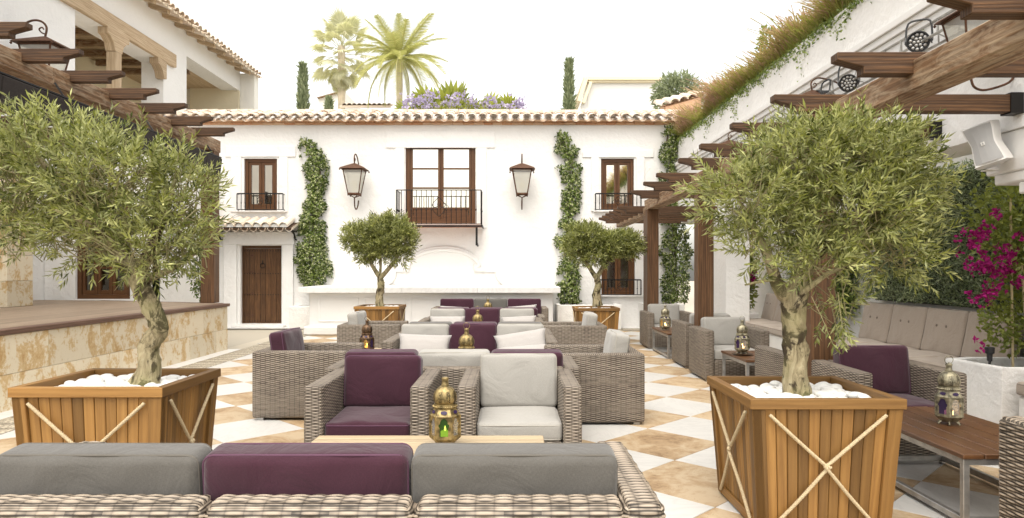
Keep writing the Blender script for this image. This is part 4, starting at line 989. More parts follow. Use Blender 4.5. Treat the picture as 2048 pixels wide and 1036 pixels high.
# ================= LANTERNS ON TABLES =================
def ring_pts(r,z,n=6,rot=0): return [Vector((r*math.cos(rot+2*PI*k/n),r*math.sin(rot+2*PI*k/n),z)) for k in range(n)]
def table_lantern(label,loc,col,panes,candle=None,rz=0,sc=1.0,ring=True,lit=None):
    T=thing('moroccan_lantern',label,'lantern',loc,rz,'brass table lanterns')
    m={'brass':('brass','brassp'),'silver':('silver','silverp'),'copper':('copper','copperp')}[col]
    rot=0; # hexagon flat face toward -y
    Rb=.087; z0,z1=.050,.180
    # bowl
    g=MB(); g.lathe([(.0005,.016),(.046,.016),(.055,.022),(Rb,z0),(Rb+.003,z0+.004)],6,rot=rot); bowl=part('bowl',g,M[m[0]],T)
    g=MB(); g.tube([(.05,0,.02),(.062,0,.010),(.070,0,0.002)],[.006,.005,.006],5); fm=g.mesh('foot',M[m[0]])
    for k in range(6): link('foot',fm,T,rot=(0,0,k*PI/3))
    # faces with arched openings
    A=ring_pts(Rb,z0+.004,6,rot); 
    fg=MB(); hh=z1-z0-.004
    def arch(n=14):
        P=[(-.024,.016),(.024,.016),(.024,hh*.52),(.030,hh*.56),(.030,hh*.66),(.022,hh*.70)]
        top=[(.022*math.cos(t),hh*.70+.030*math.sin(t)) for t in np.linspace(.25,PI-.25,7)]
        P+=top+[(-.022,hh*.70),(-.030,hh*.66),(-.030,hh*.56),(-.024,hh*.52)]
        return P
    ar=arch(); wf=Rb
    for k in range(6):
        p=A[k]; q=A[(k+1)%6]; mid=(p+q)/2; u=(q-p).normalized(); nrm=Vector((mid.x,mid.y,0)).normalized()
        def W(a,b,d=0): return Vector((mid.x,mid.y,z0+.004))+u*a+Vector((0,0,b))+nrm*d
        # outer loop matching arch points by ray to rectangle
        out=[]
        for a,b in ar:
            ca,cb=0,hh*.5; da,db=a-ca,b-cb; s=min((wf/2)/abs(da) if abs(da)>1e-6 else 99,(hh/2)/abs(db) if abs(db)>1e-6 else 99); out.append((ca+da*s,cb+db*s))
        n=len(ar)
        for i in range(n):
            j=(i+1)%n
            fg.quad([W(*out[i]),W(*out[j]),W(*ar[j]),W(*ar[i])]); fg.quad([W(*ar[i]),W(*ar[j]),W(*ar[j],-.006),W(*ar[i],-.006)])
            # fill corners
            if abs(abs(out[i][0])-wf/2)<1e-4 and abs(abs(out[j][1]-hh*.5)-hh/2)<1e-4 or abs(abs(out[j][0])-wf/2)<1e-4 and abs(abs(out[i][1]-hh*.5)-hh/2)<1e-4:
                cx=wf/2 if (out[i][0]+out[j][0])>0 else -wf/2; cz=hh if (out[i][1]+out[j][1])>hh else 0
                fg.quad([W(*out[i]),W(cx,cz),W(*out[j])])
        pg=MB(); pg.quad([W(a,b,-.004) for a,b in ar])
        part('pane',pg,M[panes[k%len(panes)]],T)
    for k in range(6): fg.tube([A[k],A[k]+Vector((0,0,hh))],.0045,5)
    part('glass_cage',fg,M[m[0]],T)
    g=MB(); g.lathe([(Rb+.003,z1-.003),(Rb+.003,z1+.002),(Rb-.002,z1+.006),(.064,.218),(.066,.222)],6,rot=rot); part('shoulder',g,M[m[0]],T)
    pg=MB()
    for k in range(6):
        a0=rot+(k+.5)*PI/3; c=Vector((math.cos(a0),math.sin(a0),0)); u=Vector((-math.sin(a0),math.cos(a0),0)); cen=c*(.0700)+Vector((0,0,.2025)); up=(Vector((0,0,.032))-c*.0135).normalized(); nn=u.cross(up)
        pg.quad([cen+u*.020*math.cos(t)+up*.011*math.sin(t)+c*.0015+Vector((0,0,.0015)) for t in np.linspace(0,2*PI,9)[:-1]])
    part('shoulder_panes',pg,M['g_purple'],T,kind='stuff')
    g=MB()
    n=36
    for k in range(n):
        a=2*PI*k/n; g.lathe([(.0003,-.007),(.0065,0),(.0003,.007)],5,(.066*math.cos(a),.066*math.sin(a),.232))
    g.lathe([(.063,.222),(.063,.246)],18); part('beaded_rim',g,M[m[0]],T)
    rib=lambda an,z: 1+.05*abs(math.cos(4*an)) - .02
    g=MB(); g.lathe([(.056,.246),(.063,.262),(.066,.282),(.062,.305),(.050,.325),(.034,.340),(.022,.346)],48,fn=rib); part('dome',g,M[m[1]],T,smooth=True)
    g=MB(); g.lathe([(.024,.344),(.020,.352),(.018,.375),(.021,.385),(.021,.392),(.017,.394),(.0005,.395)],12); part('neck',g,M[m[0]],T,smooth=True)
    if ring:
        g=MB(); g.tube([(0.028*math.cos(t),0,.418+.026*math.sin(t)) for t in np.linspace(0,2*PI,17)[:-1]],.0022,5,closed=True); g.lathe([(.004,.394),(.004,.402)],6); part('carrying_ring',g,M[m[0]],T)
    if candle:
        g=MB(); g.lathe([(.0005,.03),(.026,.03),(.026,.085),(.022,.088),(.0005,.086)],12); part('candle',g,M[candle],T)
        g=MB(); g.lathe([(.0005,.087),(.006,.094),(.004,.108),(.0005,.118)],8); part('flame',g,M['flame'],T)
    T.scale=(sc,)*3; return T
TZ=.42+.002
table_lantern('large brass lantern with a glowing yellow candle on the front coffee table',(-.383,3.95,TZ),'brass',['g_clear','g_clear','g_purple','g_clear','g_green','g_clear'],'glow',ring=False)
table_lantern('brass lantern whose dome rises over the back of the sofa behind the front armchairs',(-.44,6.68,TZ),'brass',['g_clear','g_purple','g_green'],'glow',sc=1.12)
table_lantern('dark copper lantern with a violet pane on the small side table at left',(-1.765,8.4,TZ),'copper',['g_purple','g_clear','g_purple','g_green','g_amber','g_purple'],'glow2',sc=1.0)
table_lantern('brass lantern seen against plum cushions in front of the second camera-facing sofa',(-.485,9.75,TZ),'brass',['g_clear','g_purple','g_green'],sc=1.12)
table_lantern('small distant brass lantern in front of the farthest sofa',(-.45,12.9,TZ),'brass',['g_clear'],sc=1.18)
table_lantern('silvered lantern with a lit candle on the large hardwood table at lower right',(2.868,4.53,TZ),'silver',['g_clear','g_green','g_clear','g_purple','g_clear','g_green'],'glow2',sc=1.0)
table_lantern('silvered lantern on a small tray stand on the hardwood table right of the olive planter',(2.735,8.2,TZ+.015),'silver',['g_clear','g_green','g_clear','g_purple','g_clear','g_green'],'glow2',sc=1.0)
table_lantern('silvered lantern on the farthest hardwood table by the first pergola post',(2.575,11.6,TZ),'silver',['g_clear','g_amber'],'glow2',sc=1.05)
tr=thing('lantern_tray','small footed brass tray under the lantern on the middle hardwood table','tray',(2.735,8.2,TZ))
g=MB(); g.lathe([(.06,.010),(.12,.012),(.125,.017)],16); part('dish',g,M['copper'],tr)

# ================= WALL BENCHES =================
def bench(label,y0,y1,n,X0=4.40,X1=5.33,far=False):
    T=thing('built_in_bench',label,'bench',((X0+X1)/2,(y0+y1)/2,0),0,'white built-in benches along the right wall')
    g=MB(); g.box(X0+.03,X1,y0,y1,0,.33); part('bench_base',g,M['stucco'],T,world=True,bevel=.02)
    w_=(y1-y0)/n; sd=X1-X0-.12
    for i in range(n):
        yc=y0+w_*(i+.5)
        cushion(T,'seat_cushion',Vector((X0+sd/2,yc,.395))-T.location,(sd,w_-.008,.12),'taupe',2,puff=.012)
        b=cushion(T,'back_cushion',Vector((5.10,yc,.70))-T.location,(.12,w_-.01,.54),'taupe',0,rot=(0,R(12),0),puff=.02)
        for dy in (-.09,.09):
            for dz in (.06,):
                bm_=MB(); bm_.lathe([(.017,0),(.014,.006),(.0004,.010)],8); 
                o=link('button',bm_.mesh('button',M['pipe_taupe']),b,(-.083,dy,dz),rot=(0,-PI/2,0))
    return T
bench('white bench with button-backed taupe cushions in front of the hedge',6.95,9.98,4)
bench('farther white bench with button-backed taupe cushions, behind the middle pergola post',11.2,13.85,4)
bench('white bench end with one taupe seat cushion at the far right edge',4.2,6.05,2)
g=MB(); 
ft=thing('footstool','low grey cushioned stool between the two button-backed benches','stool',(4.75,10.55,0))
g=MB(); g.box(-.3,.3,-.28,.28,.0,.36); part('stool_base',g,M['stucco'],ft,bevel=.02); cushion(ft,'seat_cushion',(0,0,.43),(.6,.56,.12),'mid',2)
# hexagonal planter
hp=thing('white_planter','large white angular stucco planter at right holding the magenta bougainvillea','planter',(4.9,6.5,0))
P_=[(4.35,6.13),(5.34,6.10),(5.34,6.9),(4.55,6.93),(4.28,6.82)]
g=MB(); cen=Vector((4.85,6.5)); I_=[((x-cen.x)*.82+cen.x,(y-cen.y)*.78+cen.y) for x,y in P_]
n=len(P_)
for i in range(n):
    j=(i+1)%n; a,b,c,d=P_[i],P_[j],I_[j],I_[i]
    g.quad([(a[0],a[1],0),(b[0],b[1],0),(b[0],b[1],.56),(a[0],a[1],.56)]); g.quad([(a[0],a[1],.56),(b[0],b[1],.56),(c[0],c[1],.56),(d[0],d[1],.56)]); g.quad([(d[0],d[1],.56),(c[0],c[1],.56),(c[0],c[1],.4),(d[0],d[1],.4)])
part('planter_wall',g,M['stucco'],hp,world=True,bevel=.02,weld=1e-4,seg=2)
g=MB(); g.quad([(x,y,.47) for x,y in I_]); part('soil',g,M['soil'],hp,world=True)
whitebox('white stucco planter at the far end of the right benches with a climbing bougainvillea',4.12,4.98,13.90,14.7,.56)

# ================= FIXTURES =================
tr=thing('lighting_truss','thin silver lighting truss running along the right wall above the pergola','truss',(3.9,8,3.6))
g=MB()
for dx,dz in ((0,.16),(-.10,-.02),(.10,-.02)): g.tube([(3.92+dx,5.2,3.58+dz),(3.92+dx,14.5,3.58+dz)],.014,6)
y=5.3
while y<14.4:
    g.tube([(3.82,y,3.56),(3.92,y+.15,3.74)],.007,4); g.tube([(3.92,y+.15,3.74),(4.02,y+.3,3.56)],.007,4); g.tube([(3.82,y,3.56),(4.02,y+.15,3.56)],.006,4); y+=.3
part('truss_tubes',g,M['steel'],tr,world=True)
def par_can(label,loc,rot,sc=1.0):
    T=thing('stage_spotlight',label,'spotlight',loc,0,'black stage spotlights on the truss'); T.rotation_euler=rot
    g=MB(); g.lathe([(.0005,-.16),(.06,-.155),(.085,-.12),(.09,0),(.098,.01),(.098,.045),(.090,.046),(.088,.02),(.0005,.02)],24); part('can',g,M['black'],T,smooth=False)
    lm=MB(); lm.lathe([(.0155,.022),(.013,.030),(.0005,.034)],10); l2=lm.mesh('lens',M['steel'])
    pos=[(0,0)]+[(.033*math.cos(a),.033*math.sin(a)) for a in np.linspace(0,2*PI,7)[:-1]]+[(.066*math.cos(a),.066*math.sin(a)) for a in np.linspace(0,2*PI,12)[:-1]]
    for a,b in pos: link('lens',l2,T,(a,b,0))
    g=MB(); 
    for sx in (-1,1): g.box(sx*.102-.004,sx*.102+.004,-.02,.02,-.10,.03)
    g2=MB(); g2.tube(smooth_path([(-.108,0,-.02),(-.108,.06,-.06),(-.09,.19,-.09),(0,.21,-.1),(.09,.19,-.09),(.108,.06,-.06),(.108,0,-.02)],3),.010,5); part('yoke',g2,M['black'],T); part('knobs',g,M['black'],T)
    T.scale=(sc,)*3; return T
par_can('large round black stage spotlight with clustered lenses, nearest on the truss',(3.80,6.45,3.56),(R(100),R(0),R(-35)),1.0)
par_can('black stage spotlight second along the truss, just above a rafter',(3.78,7.75,3.53),(R(105),0,R(-30)),1.0)
par_can('black stage spotlight turned sideways, third along the truss',(3.80,8.5,3.55),(R(95),0,R(-85)),1.0)
sk=thing('loudspeaker','white loudspeaker with a curved grey grille tilted on a wall bracket at upper right','speaker',at(1968,292,5.75))
sh=[(-.17,.20),(-.12,.215),(.13,.14),(.17,.10),(.17,-.10),(.12,-.17),(-.05,-.22),(-.11,-.21)]
# body: plan profile extruded; front grille faces -x/-y
Ms=Matrix.Rotation(R(-38),4,'Z')@Matrix.Rotation(R(-17),4,'Y')
def loft(g,secs):
    b=len(g.v); n=len(secs[0])
    for s_ in secs:
        for p in s_: g.v.append(Ms@Vector(p))
    for i in range(len(secs)-1):
        for k in range(n):
            k2=(k+1)%n; g.f.append((b+i*n+k,b+i*n+k2,b+(i+1)*n+k2,b+(i+1)*n+k)); g.uv.append([(0,0)]*4); g.mi.append(0)
    for i in (0,len(secs)-1): g.f.append(tuple(b+i*n+k for k in range(n))); g.uv.append([(0,0)]*n); g.mi.append(0)
def prof(z,wf): return [(-wf,-.11,z),(wf,-.11,z),(.13*wf/.10+.02,.0,z),(.06,.13,z),(-.02,.15,z),(-wf*.9,.05,z)]
zs=np.linspace(-.17,.17,11); g=MB(); loft(g,[prof(z,.085+.022*abs(math.sin(z/.17*PI/2))**1.5) for z in zs]); part('cabinet',g,M['whiteplastic'],sk,fix=True,smooth=False,bevel=.006)
g=MB(); zs=np.linspace(-.155,.155,13)
def gp(z): wv=.078+.02*abs(math.sin(z/.17*PI/2))**1.5; return [(-wv,-.1105,z),(-wv*.5,-.124,z),(0,-.128,z),(wv*.5,-.124,z),(wv,-.1105,z),(0,-.108,z)]
loft(g,[gp(z) for z in zs]); part('grille',g,M['grille'],sk,fix=True)
g=MB(); g.box(-.014,.014,-.134,-.127,-.014,.014,M=Ms); part('badge',g,M['whiteplastic'],sk)
g=MB(); g.box(-.005,.005,-.1355,-.1342,-.009,.009,M=Ms); part('badge_mark',g,M['grille'],sk)
g=MB(); p0=Vector((.1,.1,0)); wallp=Vector((4.07,5.80,sk.location.z-.02))-sk.location; g.tube([(.05,.05,-.02),tuple(wallp)],.014,8); g.tube([tuple(wallp),tuple(wallp+Vector((.02,0,0)))],[.05,.05],14); g.box(.04,.13,-.0,.1,-.2,-.19); part('wall_bracket',g,M['whiteplastic'],sk)
spk=thing('garden_spike_light','black spike spotlight standing in the white planter under the bougainvillea','spotlight',(4.43,6.4,.47))
g=MB(); g.lathe([(.0005,0),(.008,.04),(.012,.11),(.022,.12),(.024,.18),(.038,.19),(.042,.24),(.036,.245),(.034,.235),(.0005,.235)],14); part('lamp_body',g,M['black'],spk)
g=MB(); g.lathe([(.033,.2375),(.0005,.2376)],14); part('lens',g,M['g_clear'],spk)
# ================= TIMBER PLANTERS =================
def planter(label,x0,y0,W,D,Hh,near,group='slatted teak olive tree planters',inset=.045,proto={}):
    T=thing('wooden_planter',label,'planter',(x0+W/2,y0+D/2,0),0,group)
    key=(round(W,3),round(D,3),round(Hh,3),near)
    if key in proto:
        for ch in proto[key].children: copy_tree(ch,T)
        return T
    proto[key]=T
    zt=Hh-.055; zb=.02; o_=.012
    def P(side,a,t,d):
        """side 0 front(-y),1 right,2 back,3 left; a in 0..1 along, t 0 bottom..1 top, d outward metres"""
        k=inset*(1-t); hx=W/2-o_-k; hy=D/2-o_-k; z=zb+(zt-zb)*t
        c=[(-hx,-hy),(hx,-hy),(hx,hy),(-hx,hy)]; p=Vector(c[side]); q=Vector(c[(side+1)%4]); r=p+(q-p)*a; n=Vector(((q-p).y,-(q-p).x)).normalized()
        return Vector((r.x+n.x*d,r.y+n.y*d,z))
    def slab(side,a0,a1,t0,t1,d0,d1,name,bev=.003):
        g=MB(); g.hexa([P(side,a,t,d) for t in (t0,t1) for d in (d1,d0) for a in (a0,a1)]); me=fixn(g.mesh(name,M['teak'],bevel=bev)); return link(name,me,T)
    for sd in range(4):
        Ls=W if sd%2==0 else D; pw=.075/Ls
        n=11
        for i in range(n):
            a0=pw+(1-2*pw)*i/n; a1=pw+(1-2*pw)*(i+1)/n
            slab(sd,a0+.002,a1-.002,.005,.995,-.035,-.018+rnd.uniform(-.0015,.0015),'slat')
        slab(sd,0,pw,0,.999,-.05,0,'corner_post'); slab(sd,1-pw,1,0,.999,-.051,-.0008,'corner_post')
        slab(sd,pw,1-pw,.0,.085,-.017,-.003,'bottom_rail')
    # lining
    g=MB(); g.box(-W/2+.11,W/2-.11,-D/2+.11,D/2-.11,zb+.02,zt-.06); part('lining',g,M['soil'],T)
    b=.05; hx,hy=W/2,D/2
    for c in (((-hx,-hy),(hx,-hy),(hx-b,-hy+b),(-hx+b,-hy+b)),((hx,-hy),(hx,hy),(hx-b,hy-b),(hx-b,-hy+b)),((hx,hy),(-hx,hy),(-hx+b,hy-b),(hx-b,hy-b)),((-hx,hy),(-hx,-hy),(-hx+b,-hy+b),(-hx+b,hy-b))):
        g=MB(); lo=zt+.001; L=math.dist(c[0],c[1])
        g.quad([(x,y,Hh) for x,y in c],[(0,0),(L,0),(L-b,b),(b,b)]); g.quad([(x,y,lo) for x,y in c][::-1],[(0,0)]*4)
        for i in range(4):
            j=(i+1)%4; l=math.dist(c[i],c[j]); g.quad([(*c[i],lo),(*c[j],lo),(*c[j],Hh),(*c[i],Hh)],[(0,.3),(l,.3),(l,.355),(0,.355)])
        part('rim_board',g,M['teak'],T,bevel=.003,fix=True)
    # ropes crossing with a twist in the middle
    def rope(P0,nm):
        P0=smooth_path(P0,8 if near else 3); 
        if not near:
            g=MB(); g.tube(P0,.009,6); part('rope',g,M['rope'],T,smooth=True); return
        g=MB(); L=0; pts=[P0[0]]
        # resample
        out=[P0[0]]; acc=0
        for a,b2 in zip(P0[:-1],P0[1:]):
            d=(b2-a).length; k=max(1,int(d/.006))
            for i in range(1,k+1): out.append(a+(b2-a)*i/k)
        for s in range(3):
            Q=[]; ln=0
            for i,p in enumerate(out):
                if i: ln+=(p-out[i-1]).length
                t=(out[min(i+1,len(out)-1)]-out[max(i-1,0)]).normalized(); u=t.orthogonal().normalized() if i==0 else (pu-t*pu.dot(t)).normalized(); pu=u; v=t.cross(u)
                an=ln/.034*2*PI+s*2*PI/3; Q.append(p+(u*math.cos(an)+v*math.sin(an))*.0052)
            g.tube(Q,.0058,6)
        part('rope',g,M['rope'],T,smooth=True)
    for sd in range(4):
        Ls=W if sd%2==0 else D; a0=.095/Ls
        m=.5; tm=.54
        rope([P(sd,a0,.955,.006),P(sd,a0+(m-a0)*.5,.955-(.955-tm)*.52,.008),P(sd,m-.02,tm+.02,.010),P(sd,m+.012,tm,.024),P(sd,m-.01,tm-.03,.012),P(sd,a0+(m-a0)*.5,.27,.008),P(sd,a0,.05,.006)],'a')
        rope([P(sd,1-a0,.955,.006),P(sd,1-a0-(m-a0)*.5,.955-(.955-tm)*.5,.008),P(sd,m+.02,tm+.03,.012),P(sd,m-.012,tm+.005,.014),P(sd,m+.015,tm-.04,.020),P(sd,1-a0-(m-a0)*.5,.27,.008),P(sd,1-a0,.05,.006)],'b')
    # pebbles
    pm=[]
    for s in range(4):
        V,Q,U=rbox_np(1,1,1,.499,10,3); nz=[noise.noise(Vector(p)*1.7+Vector((s*5,0,0)))*.18+1 for p in V]; V=V*np.array(nz)[:,None]
        me=np_mesh('pebble',V,Q,None,M['pebble'],True); bm=bmesh.new(); bm.from_mesh(me); bmesh.ops.remove_doubles(bm,verts=bm.verts,dist=1e-4); bm.to_mesh(me); bm.free(); pm.append(me)
    rr=random.Random(int(x0*100)); n=90 if near else 34; pts=[]
    tries=0
    while len(pts)<n and tries<4000:
        tries+=1; x=rr.uniform(-W/2+.09,W/2-.09); y=rr.uniform(-D/2+.09,D/2-.09)
        if all((x-a)**2+(y-b)**2>(.052 if near else .085)**2 for a,b in pts): pts.append((x,y))
    for x,y in pts:
        s=rr.uniform(.062,.098) if near else rr.uniform(.09,.13)
        link('pebble',rr.choice(pm),T,(x,y,Hh-.052+rr.uniform(-.012,.012)),rot=(rr.uniform(-.3,.3),rr.uniform(-.3,.3),rr.uniform(0,6)),scale=(s*1.15,s*.9,s*.6))
    return T
planter('large teak planter with cream rope at lower left, partly behind the foreground sofa',-2.762,3.775,.85,.76,.785,True)
planter('large teak planter with crossed cream ropes at lower right, nearest the camera',1.262,3.65,.83,.82,.745,True)
planter('small distant teak planter left of centre, in front of the white counter',-2.94,12.8,.85,.85,.753,False)
planter('small distant teak planter right of centre, beside the middle vine',1.20,12.95,.83,.83,.715,False)

# ================= FOLIAGE =================
def rot_about(v,axis,ang):
    c=np.cos(ang)[...,None]; s=np.sin(ang)[...,None]
    return v*c+np.cross(axis,v)*s+axis*(np.sum(axis*v,-1,keepdims=True))*(1-c)
def nrmz(v): return v/np.maximum(np.linalg.norm(v,axis=-1,keepdims=True),1e-9)
def leaf_cloud(name,mat,base,dirs,length,width,rs,tint=None,fold=.25,parent=None,curve=.0):
    """base n*3, dirs n*3 -> folded two-quad leaves"""
    n=len(base); d=nrmz(dirs); ref=nrmz(rs.normal(size=(n,3))); side=nrmz(np.cross(d,ref)); up=np.cross(side,d)
    L=length*rs.uniform(.65,1.25,size=(n,1)); Wd=width*rs.uniform(.75,1.2,size=(n,1))
    m=base+d*L*.5+up*(-curve*L)*.5
    v0=base; v1=base+d*L*.45+side*Wd*.5+up*Wd*fold; v2=base+d*L-up*curve*L*1.5; v3=base+d*L*.45-side*Wd*.5+up*Wd*fold
    V=np.stack([v0,v1,v2,v3],1).reshape(-1,3)
    idx=np.arange(n)[:,None]*4
    Q=np.concatenate([idx+np.array([0,1,2]),idx+np.array([0,2,3])],1).reshape(-1,3)
    t=(rs.uniform(0,1,size=n) if tint is None else np.clip(tint,0,1))
    UV=np.repeat(t[:,None],6,1).reshape(-1,3); UV=np.stack([UV,np.tile(np.array([0,.5,1]),(len(UV),1))],-1)
    me=np_mesh(name,V,Q,UV,M[mat]); return me
def sprigs(rs,O,D,n_leaf,tl,ll,spread=1.0):
    """leaf bases and directions along twigs"""
    n=len(O); t=np.linspace(.08,1,n_leaf)[None,:,None]; T_=tl*rs.uniform(.6,1.3,size=(n,1,1))
    B=O[:,None,:]+D[:,None,:]*t*T_
    ref=nrmz(rs.normal(size=(n,1,3))); s=nrmz(np.cross(D[:,None,:],ref)); an=(np.arange(n_leaf)*2.4)[None,:]+rs.uniform(0,.6,size=(n,n_leaf))
    s=np.repeat(s,n_leaf,1); ax=np.repeat(D[:,None,:],n_leaf,1); s=rot_about(s,ax,an)
    ld=nrmz(ax*.75+s*spread*(1-.55*t)+rs.normal(size=s.shape)*.12)
    return B.reshape(-1,3),ld.reshape(-1,3)
def crown_points(rs,blobs,n,shell=.5):
    w_=np.array([b[3]*b[4]*b[5] for b in blobs])**.8; w_/=w_.sum(); k=rs.choice(len(blobs),n,p=w_)
    B=np.array(blobs)[k]; d=nrmz(rs.normal(size=(n,3))); r=shell+(1-shell)*rs.uniform(0,1,size=(n,1))**.6
    P=B[:,:3]+d*B[:,3:6]*r; return P,d
def trunk_mesh(paths,rough=.10,knob=.0,seg=14,freq=7):
    g=MB()
    for P,Rr in paths:
        Q=smooth_path(P,5); r=np.interp(np.linspace(0,1,len(Q)),np.linspace(0,1,len(Rr)),Rr)
        g.tube(Q,list(r),seg,fn=lambda t,a,p:1+rough*noise.noise(Vector((p.x*freq+math.cos(a)*1.3,p.y*freq+math.sin(a)*1.3,p.z*freq*.8)))+knob*max(0,noise.noise(Vector((p.x*14+math.cos(a)*2.2,math.sin(a)*2.2,p.z*14+3)))-.22)*3)
    return g
def olive(label,loc,paths,blobs,n,seed,nl=18,tl=.17,ll=.055,lw=.0115,shell=.45,knob=.25,group='olive trees in teak planters',upb=.6,extra=None,ntw=None):
    rs=np.random.RandomState(seed); T=thing('olive_tree',label,'tree',loc,0,group); org=Vector(loc)
    g=trunk_mesh([([Vector(p)-org for p in P],Rr) for P,Rr in paths[:1]],.14,knob,20); part('trunk',g,M['bark'],T,smooth=True)
    for P,Rr in paths[1:]:
        g=trunk_mesh([([Vector(p)-org for p in P],Rr)],.12,knob*.5,10); part('branch',g,M['bark'],T,smooth=True)
    B=[(b[0]-org.x,b[1]-org.y,b[2]-org.z,*b[3:]) for b in blobs]
    O,D=crown_points(rs,B,n,shell); D=nrmz(D+np.array([0,0,upb])+rs.normal(size=D.shape)*.45)
    if extra is not None:
        O2=np.array([[p[0]-org.x,p[1]-org.y,p[2]-org.z] for p,_ in extra]); D2=nrmz(np.array([d for _,d in extra],dtype=float)); O=np.concatenate([O,O2]); D=np.concatenate([D,D2])
    bs,ds=sprigs(rs,O,D,nl,tl,ll)
    zt=np.repeat(rs.uniform(0,1,size=len(O)),nl); tint=.5*zt+.42*rs.uniform(0,1,size=len(bs)); tint=np.where(rs.uniform(0,1,size=len(bs))<.16,rs.uniform(.85,1.0,size=len(bs)),tint)
    crown=link('crown',leaf_cloud('crown','olive',bs,ds,ll,lw,rs,tint,.18),T)
    # twigs
    g=MB(); k=min(len(O),ntw or 420)
    for i in list(range(0,len(O)-(len(extra) if extra else 0),max(1,len(O)//k)))+list(range(len(O)-(len(extra) if extra else 0),len(O))):
        p=Vector(O[i]); d=Vector(D[i]); b=p-d*tl*.9+Vector((0,0,-.02)); g.tube([b,p,p+d*tl*.95],[.0035,.0026,.0012],3,cap=False)
    part('twigs',g,M['twig'],T,parent=crown,kind='stuff')
    # inner limbs to blobs
    return T
def A(px,py,Y): 
    p=at(px,py,Y); return (p.x,p.y,p.z)
# ---- left big olive (T1)
Y1=4.15
fork=A(268,565,Y1)
def blob(px,py,Y,rx,rz,ry=None): 
    p=at(px,py,Y); s=Y/FPX; q=24 if Y<6 else 7; return (p.x,p.y,p.z,(rx-q)*s,((ry if ry else rx)-q)*s,(rz-q)*s)
bl1=[blob(120,330,4.2,135,105),blob(50,380,4.25,120,110),blob(235,370,4.1,135,110),blob(355,420,4.1,85,135),blob(300,490,4.1,120,80),blob(180,470,4.2,110,75),blob(60,470,4.3,80,60),blob(375,390,4.15,60,70),blob(-60,350,4.3,110,130),blob(100,250,4.2,60,45)]
olive('large gnarled olive tree with a leaning trunk in the left front planter',(-2.20,4.15,.73),
 [([A(287,775,4.15),A(300,740,4.15),A(297,695,4.15),A(318,655,4.15),A(300,610,4.16),A(280,570,4.17),A(262,535,4.18),A(225,480,4.2)],[.092,.070,.054,.054,.052,.056,.054,.042]),
  ([A(262,540,4.18),A(215,470,4.2),A(160,400,4.2),A(90,330,4.25),A(40,280,4.3)],[.05,.042,.03,.02,.008]),
  ([A(270,560,4.17),A(300,500,4.1),A(330,430,4.05),A(350,360,4.0)],[.045,.032,.02,.008]),
  ([A(215,475,4.2),A(230,400,4.25),A(300,330,4.35),A(340,290,4.4)],[.032,.025,.016,.006]),
  ([A(240,500,4.2),A(180,450,4.0),A(110,420,3.9)],[.03,.018,.006]),
  ([A(285,560,4.15),A(340,540,4.2),A(400,500,4.3)],[.03,.018,.006]),
  ([A(200,460,4.2),A(100,440,4.4),A(20,420,4.5)],[.03,.018,.008])],
 bl1,1250,11,nl=18)
# ---- right big olive (T2)
Y2=4.06
bl2=[blob(1500,400,4.05,100,85),blob(1600,330,4.1,115,85),blob(1720,320,4.1,125,85),blob(1800,385,4.15,90,95),blob(1700,430,4.0,130,90),blob(1540,480,4.0,95,70),blob(1790,500,4.1,90,75),blob(1640,520,3.95,90,60),blob(1450,370,4.1,55,55),blob(1500,560,4.0,45,40),blob(1690,600,4.0,45,55),blob(1650,290,4.1,90,50),blob(1770,310,4.15,80,60)]
hang=[(A(1660+rnd.uniform(-30,40),590+rnd.uniform(-30,60),3.9+rnd.uniform(-.1,.2)),(rnd.uniform(-.4,.6),-.3,-.6)) for i in range(13)]
olive('large olive tree with a stout straight trunk in the right front planter',(1.68,4.06,.69),
 [([A(1596,800,4.06),A(1592,760,4.06),A(1590,700,4.06),A(1588,650,4.06),A(1586,610,4.06),A(1592,585,4.06),A(1608,540,4.07),A(1628,510,4.08)],[.088,.070,.062,.064,.072,.070,.052,.040]),
  ([A(1580,600,4.06),A(1558,575,4.05),A(1545,540,4.04),A(1530,500,4.05),A(1500,440,4.1),A(1470,390,4.1)],[.05,.040,.034,.028,.018,.006]),
  ([A(1610,540,4.06),A(1640,500,4.08),A(1690,470,4.1),A(1760,430,4.15),A(1830,380,4.2)],[.046,.036,.028,.018,.006]),
  ([A(1625,515,4.08),A(1620,450,4.1),A(1640,380,4.1),A(1660,300,4.15)],[.036,.028,.018,.006]),
  ([A(1690,470,4.1),A(1730,400,4.05),A(1740,330,4.0)],[.026,.016,.006]),
  ([A(1575,570,4.06),A(1540,560,4.0),A(1490,570,3.95)],[.016,.011,.005]),
  ([A(1600,590,4.0),A(1660,545,3.95),A(1720,530,3.9)],[.02,.013,.005])],
 bl2,1400,23,nl=18,extra=hang,knob=.22)
# ---- small olives
def blobf(px,py,Y,rx,rz): return blob(px,py,Y,rx,rz)
Y3=13.2
olive('small round-headed olive tree in the distant planter left of centre',(at(760,615,Y3).x,Y3,.70),
 [([A(760,613,Y3),A(759,590,Y3),A(762,575,Y3),A(760,552,Y3)],[.085,.065,.07,.055]),([A(760,555,Y3),A(744,530,Y3),A(730,500,Y3)],[.05,.035,.012]),([A(761,556,Y3),A(785,528,Y3),A(805,500,Y3)],[.05,.035,.012]),([A(760,552,Y3),A(762,520,Y3),A(765,480,Y3)],[.03,.02,.008])],
 [blobf(720,478,Y3,36,30),blobf(765,470,Y3,40,38),blobf(800,478,Y3,36,36),blobf(760,500,Y3,36,26),blobf(730,505,Y3,22,25),blobf(800,510,Y3,20,25),blobf(790,445,Y3,26,14)],
 1500,31,nl=12,tl=.15,ll=.085,lw=.020,shell=.35,ntw=150)
Y4=13.3
